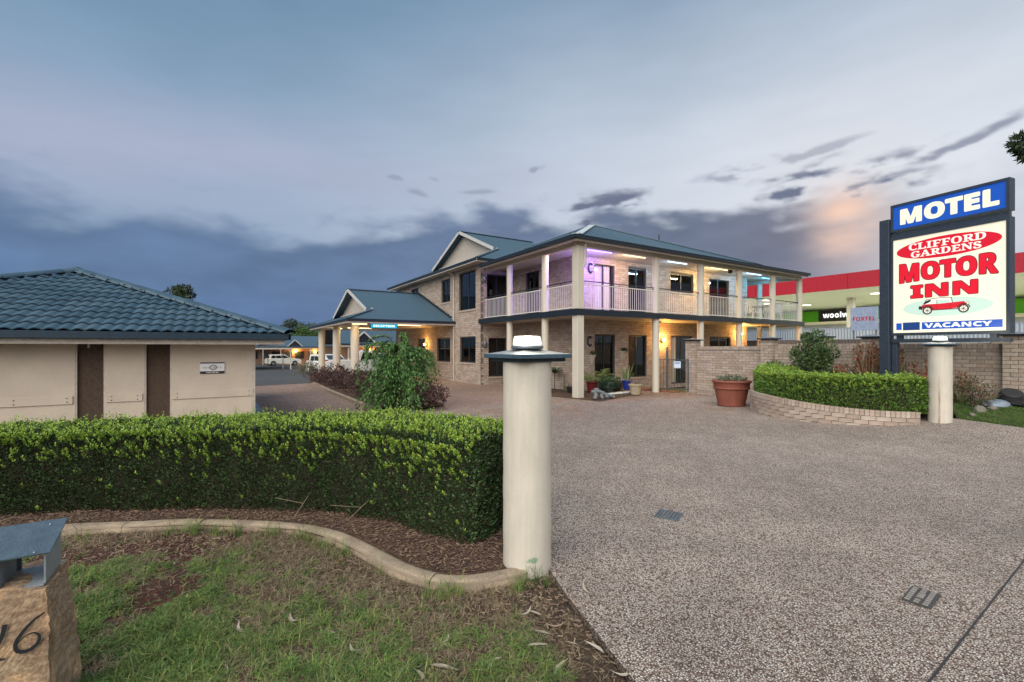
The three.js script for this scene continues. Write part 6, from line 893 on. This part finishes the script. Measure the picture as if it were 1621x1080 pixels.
// weeping tree and burgundy shrubs in the porch bed
{
  const t = thing('weeping_tree', 'bushy weeping tree with drooping green leaves beside the porch', 'tree', [3.98, 0.03, -11.85]); const r = rand(701), br = [], arcs = [];
  for (let i = 0; i < 118; i++) { const a = r() * 6.28, top = i < 7 ? 1.62 + r() * 0.3 : 1.5 * Math.pow(r(), 0.7) + 0.22, R = (0.2 + 0.9 * r() * (1 - 0.3 * Math.sin(a * 3))) * (top > 1.6 ? 0.7 : 1); arcs.push([a, top, R, 0.35 + r() * 0.9]); }
  mesh('trunk', [tube([[0, -0.08, 0], [0.05, 0.5, 0.03], [-0.04, 1.1, 0.02], [0.02, 1.9, 0]], 0.05, 14, 8), ...arcs.slice(0, 26).map(([a, y, R]) => tube([[0, Math.min(1.6, y * 0.7), 0], [Math.cos(a) * R * 0.4, y, Math.sin(a) * R * 0.4], [Math.cos(a) * R, y - 0.1, Math.sin(a) * R]], 0.014, 8, 5))], M.bark, t);
  mesh('crown', leaves(arcs.length * 95, (i, q) => { const [a, y, R, drop] = arcs[Math.floor(i / 95)], k = (i % 95) / 95, x = R * Math.min(1, 0.25 + k * 1.3), Y = y + 0.12 * Math.sin(k * 3) - drop * k * k; if (Y < 0.03) return null; const b = a + (q() - 0.5) * 0.22; return { p: [Math.cos(b) * x + (q() - 0.5) * 0.09, Y + (q() - 0.5) * 0.08, Math.sin(b) * x + (q() - 0.5) * 0.09], d: [Math.cos(b) * 0.7 + (q() - 0.5) * 1.2, -0.5 - 0.6 * k + (q() - 0.5) * 0.8, Math.sin(b) * 0.7 + (q() - 0.5) * 1.2], s: 0.095, w: 0.034, c: jit(pick([[0.045, 0.125, 0.022], [0.06, 0.155, 0.028], [0.03, 0.09, 0.02], [0.1, 0.19, 0.04]], q), q, 0.3) }; }, 702), M.leafy, t).userData.kind = 'stuff';
}
const plum = [[0.075, 0.032, 0.03], [0.1, 0.045, 0.038], [0.055, 0.028, 0.026], [0.085, 0.06, 0.045]];
[[3.85, -21.9, 0.62, 'burgundy shrub at the far end of the porch bed'], [3.95, -20.2, 0.7, 'burgundy shrub by the left porch column'], [4.0, -18.4, 0.68, 'burgundy shrub second from the far end of the porch bed'], [4.1, -16.6, 0.66, 'burgundy shrub in the middle of the porch bed'], [4.05, -15.0, 0.62, 'burgundy shrub before the right porch column'], [4.2, -13.7, 0.6, 'burgundy shrub just behind the weeping tree'], [4.55, -11.6, 0.55, 'burgundy shrub at the foot of the weeping tree']].forEach(([x, z, h, l], i) => shrub('burgundy_shrub', l, 'shrub', [x, 0.04, z], { h, r: 0.62, n: 1500, leaf: 0.075, w: 0.04, cols: plum, seed: 720 + i * 3, clumps: 26, mat: M.leafDull, trunk: 0.01, y: 0.08, group: 'burgundy shrubs in the porch bed' }));
shrub('car_park_shrub', 'low rusty green shrub at the edge of the car park', 'shrub', on(5.2, -33.5), { h: 0.8, r: 0.9, n: 900, leaf: 0.12, w: 0.06, cols: [[0.1, 0.11, 0.04], [0.13, 0.09, 0.05]], seed: 760, clumps: 22, mat: M.leafDull, trunk: 0.012 });
// ---------- trees in the distance ----------
function tree(label, pos, h, R, seed, cols, base = 0.35, n = 2600, leaf = 0.35) {
  const t = thing('background_tree', label, 'tree', pos), r0 = rand(seed), cl = []; for (let i = 0; i < 26; i++) { const a = r0() * 6.28, u = r0(), q = R * Math.sqrt(r0()) * Math.sin(Math.PI * (0.2 + 0.75 * u)); cl.push([Math.cos(a) * q, h * (base + (1 - base) * u * 0.92), Math.sin(a) * q, R * (0.22 + 0.2 * r0()), 0.75 + 0.5 * r0()]); }
  mesh('crown', leaves(n, (i, r) => { const c = cl[Math.floor(r() * cl.length)], a = r() * 6.28, e = Math.acos(2 * r() - 1), d = c[3] * Math.cbrt(r()), v = [Math.sin(e) * Math.cos(a), Math.cos(e) * 0.75, Math.sin(e) * Math.sin(a)]; return { p: [c[0] + v[0] * d, c[1] + v[1] * d, c[2] + v[2] * d], d: [v[0] + r() - 0.5, v[1] + r() - 0.5, v[2] + r() - 0.5], s: leaf * (0.6 + 0.8 * r()), w: leaf * 0.5, c: jit(pick(cols, r), r, 0.35).map((q) => q * c[4]) }; }, seed + 1), M.leafDull, t).userData.kind = 'stuff';
  const g = new THREE.CylinderGeometry(0.1, 0.22, h * 0.65, 8); g.translate(0, h * 0.32, 0); mesh('trunk', [g, ...cl.slice(0, 9).map((c) => bar([0, h * 0.45, 0], [c[0], c[1], c[2]], 0.05, 5))], M.bark, t);
}
const gum = [[0.04, 0.06, 0.025], [0.055, 0.075, 0.03], [0.03, 0.05, 0.025]], lush = [[0.05, 0.1, 0.025], [0.07, 0.13, 0.03]];
const far = (px, d) => { const q = (px - 810.5) / FOC * d; return [q * CS + d * SN, -1.2, q * SN - d * CS]; };
tree('dark gum tree top showing above the annexe roof', far(287, 62), 11.2, 2.0, 801, gum, 0.66, 3400, 0.34);
tree('spiky topped tree left of the green trees beyond the car park', far(460, 95), 8.6, 3.0, 803, gum, 0.3); tree('broad dark tree at the back of the car park', far(476, 105), 8.4, 4.2, 805, gum, 0.3); tree('round light green tree beyond the far wing', far(484, 88), 6.8, 3.3, 807, lush, 0.3); tree('dark tree hidden behind the reception gable', far(500, 110), 8.2, 4, 809, gum, 0.3); tree('thin dark tree beyond the annexe gutter', far(443, 100), 6.6, 2.4, 811, gum, 0.3); tree('green tree behind the porch columns', far(520, 86), 5.8, 3, 813, lush, 0.3);
{ // a branch of a near tree hanging in from outside the frame on the right
  const t = thing('overhanging_tree', 'dark leafy branch tip entering at the right edge of the view', 'tree', [21.5, 0.3, -2.6]); mesh('trunk', [tube([[0, -0.5, 0], [0.1, 3, 0.1], [-0.1, 6.5, 0.4]], 0.17, 16, 8), bar([0, 4.6, 0.2], [-4.3, 6.35, -0.4], 0.03, 6)], M.bark, t);
  const cl = [[-4.5, 6.46, -0.42, 0.2], [-4.15, 6.35, -0.3, 0.3], [-2.6, 6.1, 0.9, 0.8], [-1.2, 6.8, 1.5, 1.3], [0.4, 7.2, 0.4, 1.4], [-0.6, 8.2, 0.8, 1.2], [0.9, 6.4, 1.2, 1.1], [-2, 7.2, 1.6, 1.0]]; mesh('crown', leaves(2600, (i, r) => { const c = cl[Math.floor(r() * cl.length)], a = r() * 6.28, e = Math.acos(2 * r() - 1), d = c[3] * Math.cbrt(r()), v = [Math.sin(e) * Math.cos(a), Math.cos(e), Math.sin(e) * Math.sin(a)]; return { p: [c[0] + v[0] * d, c[1] + v[1] * d, c[2] + v[2] * d], d: [v[0] + r() - 0.5, v[1] + r() - 0.5, v[2] + r() - 0.5], s: 0.16, w: 0.05, c: jit(pick(gum, r), r, 0.3) }; }, 821), M.leafDull, t).userData.kind = 'stuff';
}
{ // power line and pole beyond the car park
  const p = thing('power_pole', 'distant power pole among the trees beyond the car park', 'pole', far(446, 98)); mesh('pole', cyl(0.14, 0.1, -0.5, 7.2, 0, 0, 8), M.bark, p); mesh('crossarm', bx(-1.1, 1.1, 6.7, 6.85, -0.06, 0.06), M.bark, p);
  tag(mesh('overhead_wire', tube([[-40, 8.2, -22], [-22, 5.3, -18], [-8, 3.55, -14.6], [-3.95, 3.0, -12.55]], 0.009, 60, 5), M.black), 'thin service wire running to the annexe roof at the left edge', 'wire');
}
// ---------- grass and litter ----------
{
  const tuft = (n, len, w, seed, lean) => { const r = rand(seed), v = []; for (let i = 0; i < n; i++) { const a = r() * 6.28, l = len * (0.5 + 0.7 * r()), o = lean * (0.3 + r()), x = (r() - 0.5) * 0.03, z = (r() - 0.5) * 0.03, px = -Math.sin(a) * w, pz = Math.cos(a) * w, mx = x + Math.cos(a) * l * o * 0.35, mz = z + Math.sin(a) * l * o * 0.35; v.push(x - px, 0, z - pz, x + px, 0, z + pz, mx, l * 0.6, mz, x + Math.cos(a) * l * o, l * (1 - 0.35 * o), z + Math.sin(a) * l * o, mx - px * 0.7, l * 0.55, mz - pz * 0.7, mx + px * 0.7, l * 0.55, mz + pz * 0.7); } const g = new THREE.BufferGeometry(); g.setAttribute('position', new THREE.Float32BufferAttribute(v, 3)); g.computeVertexNormals(); return g; };
  const gm = STD({ color: 0xffffff, roughness: 0.8, side: THREE.DoubleSide });
  const inPoly = (x, z, P) => { let c = false; for (let i = 0, j = P.length - 1; i < P.length; j = i++) if ((P[i][1] > z) !== (P[j][1] > z) && x < (P[j][0] - P[i][0]) * (z - P[i][1]) / (P[j][1] - P[i][1]) + P[i][0]) c = !c; return c; };
  const lay = (name, label, geo, n, box, P, keep, cols, hy, seed) => { const r = rand(seed), M4 = new THREE.Matrix4(), q = new THREE.Quaternion(), e = new THREE.Euler(), im = new THREE.InstancedMesh(geo, gm, n), col = new THREE.Color(); let k = 0, guard = 0; while (k < n && guard++ < n * 12) { const x = lerp(box[0], box[1], r()), z = lerp(box[2], box[3], r()); if (!inPoly(x, z, P)) continue; const w = keep(x, z, r); if (r() > w) continue; const s = 0.55 + 0.75 * r(); e.set((r() - 0.5) * 0.5, r() * 6.28, (r() - 0.5) * 0.5); q.setFromEuler(e); M4.compose(new THREE.Vector3(x, hy(x, z), z), q, new THREE.Vector3(s, s * (0.5 + 0.7 * r()) * (0.55 + 0.6 * w), s)); im.setMatrixAt(k, M4); const c = jit(pick(cols, r), r, 0.3); im.setColorAt(k, col.setRGB(c[0], c[1], c[2])); k++; } im.count = k; im.name = name; im.castShadow = im.receiveShadow = true; im.userData = { kind: 'stuff', label, category: 'grass' }; scene.add(im); };
  const green = [[0.085, 0.165, 0.028], [0.12, 0.21, 0.038], [0.055, 0.115, 0.024], [0.17, 0.22, 0.05], [0.2, 0.2, 0.075]], straw = [[0.22, 0.165, 0.095], [0.17, 0.12, 0.075], [0.29, 0.23, 0.14]];
  const nearEdge = (x, z) => { let m = 9; for (let i = 0; i + 1 < edgePts.length; i++) { const [ax, az] = edgePts[i], [bx_, bz] = edgePts[i + 1], dx = bx_ - ax, dz = bz - az, t = clamp(((x - ax) * dx + (z - az) * dz) / (dx * dx + dz * dz)); m = Math.min(m, Math.hypot(ax + dx * t - x, az + dz * t - z)); } return m; };
  const lushness = (x, z) => { const bare = redPatch(x, z), d = nearEdge(x, z), e = (1.62 - 0.17 * (z + 1.4)) - x; return clamp(0.66 + 1.7 * fbm(x * 1.6 + 9, 2, z * 1.6, 4) + 1.8 * fbm(x * 5, 5, z * 5, 3)) * (1 - 0.95 * bare) * sstep(0.1, 1.15, d + 0.5 * fbm(x * 3, 1, z * 3, 3)) * sstep(0.12, 0.5, e + 0.2 * fbm(x * 5, 3, z * 5, 3)); };
  lay('grass_blades', 'short green grass growing in patches on the front lawn', tuft(10, 0.066, 0.0024, 11, 0.95), 62000, [-4.5, 1.9, -6.3, -0.9], lawnPoly, lushness, green, lawnY, 901);
  lay('dry_thatch', 'dry straw coloured thatch lying between the grass', tuft(7, 0.05, 0.0014, 12, 1.9), 15000, [-4.5, 2, -6.3, -0.9], lawnPoly, (x, z) => (0.25 + 0.75 * (1 - lushness(x, z))) * (1 - 0.85 * redPatch(x, z)) * (0.15 + 0.85 * sstep(0.05, 0.4, 1.72 - 0.17 * (z + 1.4) - x)), straw, lawnY, 902);
  lay('grass_fringe', 'tufts of longer grass growing against the concrete edging', tuft(12, 0.13, 0.002, 13, 0.7), 420, [-1.5, 2.1, -6, -2.4], lawnPoly, (x, z) => nearEdge(x, z) < 0.16 && fbm(x * 2.2 + 1, 4, z * 2.2, 3) > 0.02 ? 1 : 0, green, lawnY, 903);
  lay('side_grass', 'green grass on the small lawn beside the brick wall', tuft(9, 0.06, 0.0028, 14, 0.8), 15000, [11.8, 15.5, -3.6, -0.5], rightLawn, (x, z) => (x > 14.1 && z < -2.4 ? 0 : clamp(0.75 + fbm(x * 1.5, 1, z * 1.5, 3))), [[0.085, 0.15, 0.03], [0.11, 0.18, 0.04], [0.07, 0.12, 0.03]], (x, z) => G(x, z) - 0.012, 904);
  // mulch chips under the hedge
  const chip = new THREE.BoxGeometry(0.028, 0.004, 0.005); lay('mulch_chips', 'bark and twig litter under the clipped hedge', chip, 15000, [-4, 2.2, -7, -2.7], [...edgePts, [2.1, -3.0], [2.25, -4.2], [1.6, -5.4], [-1, -7.2], [-9, -8]], (x, z) => (nearEdge(x, z) > 0.17 ? 1 : 0), [[0.12, 0.075, 0.055], [0.17, 0.115, 0.08], [0.085, 0.05, 0.04], [0.22, 0.15, 0.1]], (x, z) => G(x, z) + 0.022 + 0.03 * fbm(x * 2.2, 6, z * 2.2, 3), 905);
  lay('soil_litter', 'brown twigs and leaf scraps on the bare soil', chip, 9000, [-4.5, 2.05, -6.3, -0.9], lawnPoly, (x, z) => 0.12 + 0.88 * (1 - lushness(x, z)) * sstep(0.9, 0.2, nearEdge(x, z)) + 0.7 * sstep(0.3, 0.05, (1.72 - 0.17 * (z + 1.4)) - x), [[0.14, 0.09, 0.065], [0.2, 0.14, 0.1], [0.26, 0.19, 0.13]], (x, z) => lawnY(x, z) + 0.006, 906);
  // curled gum leaves one can pick out
  const gl = (() => { const v = [], idx = [], n = 10; for (let i = 0; i <= n; i++) { const s = i / n, w = 0.008 * Math.sin(Math.PI * s) + 0.0006, x = (s - 0.5) * 0.1, z = 0.022 * (1 - (2 * s - 1) ** 2), y = 0.004 + 0.012 * (2 * s - 1) ** 2; v.push(x, y + 0.003, z - w, x, y, z, x, y + 0.003, z + w); if (i) { const a = 3 * i; idx.push(a - 3, a - 2, a, a, a - 2, a + 1, a - 2, a - 1, a + 1, a + 1, a - 1, a + 2); } } const g = new THREE.BufferGeometry(); g.setAttribute('position', new THREE.Float32BufferAttribute(v, 3)); g.setIndex(idx); g.computeVertexNormals(); return g; })();
  const lm = [[0.42, 0.36, 0.29], [0.34, 0.28, 0.22], [0.28, 0.2, 0.14]].map((c) => STD({ color: L3(...c), roughness: 0.8, side: THREE.DoubleSide })), r = rand(77);
  const spots = [[600, 930], [675, 895], [712, 905], [700, 1010], [740, 985], [830, 965], [845, 970], [850, 1020], [905, 1015], [880, 985], [940, 1025], [890, 1055], [855, 1000], [780, 1045], [640, 1060], [625, 1075], [660, 1070], [565, 1020], [470, 975], [300, 940], [280, 890], [245, 870], [385, 990], [430, 1040], [520, 1000], [790, 930], [965, 965], [972, 968], [915, 960], [930, 935], [985, 1060], [700, 1060], [340, 1000], [260, 1030], [350, 1060]];
  for (const [px, py] of spots) { const [x, , z] = spot(px, py, 0), m = mesh('gum_leaf', gl, lm[Math.floor(r() * 3)]); m.position.set(x, Math.max(lawnY(x, z), x > 1.72 ? G(x, z) : -1) + 0.01, z); m.rotation.set((r() - 0.5) * 0.4, r() * 6.28, (r() - 0.5) * 0.4); const s = 0.75 + r() * 0.7; m.scale.set(s, s, s); tag(m, 'pale curled gum leaf lying on the front lawn or drive edge', 'leaf', 'fallen gum leaves'); }
  for (const [a, b, l] of [[[0.55, -4.55], [0.78, -4.95], 'dry forked stalk leaning on the edging near the hedge'], [[0.95, -4.25], [1.25, -4.45], 'dry stalk lying across the edging bend']]) tag(mesh('dry_stalk', [bar([a[0], 0.07, a[1]], [b[0], 0.2, b[1]], 0.0028, 5), bar([(a[0] + b[0]) / 2, 0.135, (a[1] + b[1]) / 2], [a[0] - 0.1, 0.17, b[1]], 0.002, 5)], lm[2]), l, 'stalk');
}
renderer.render(scene, camera);
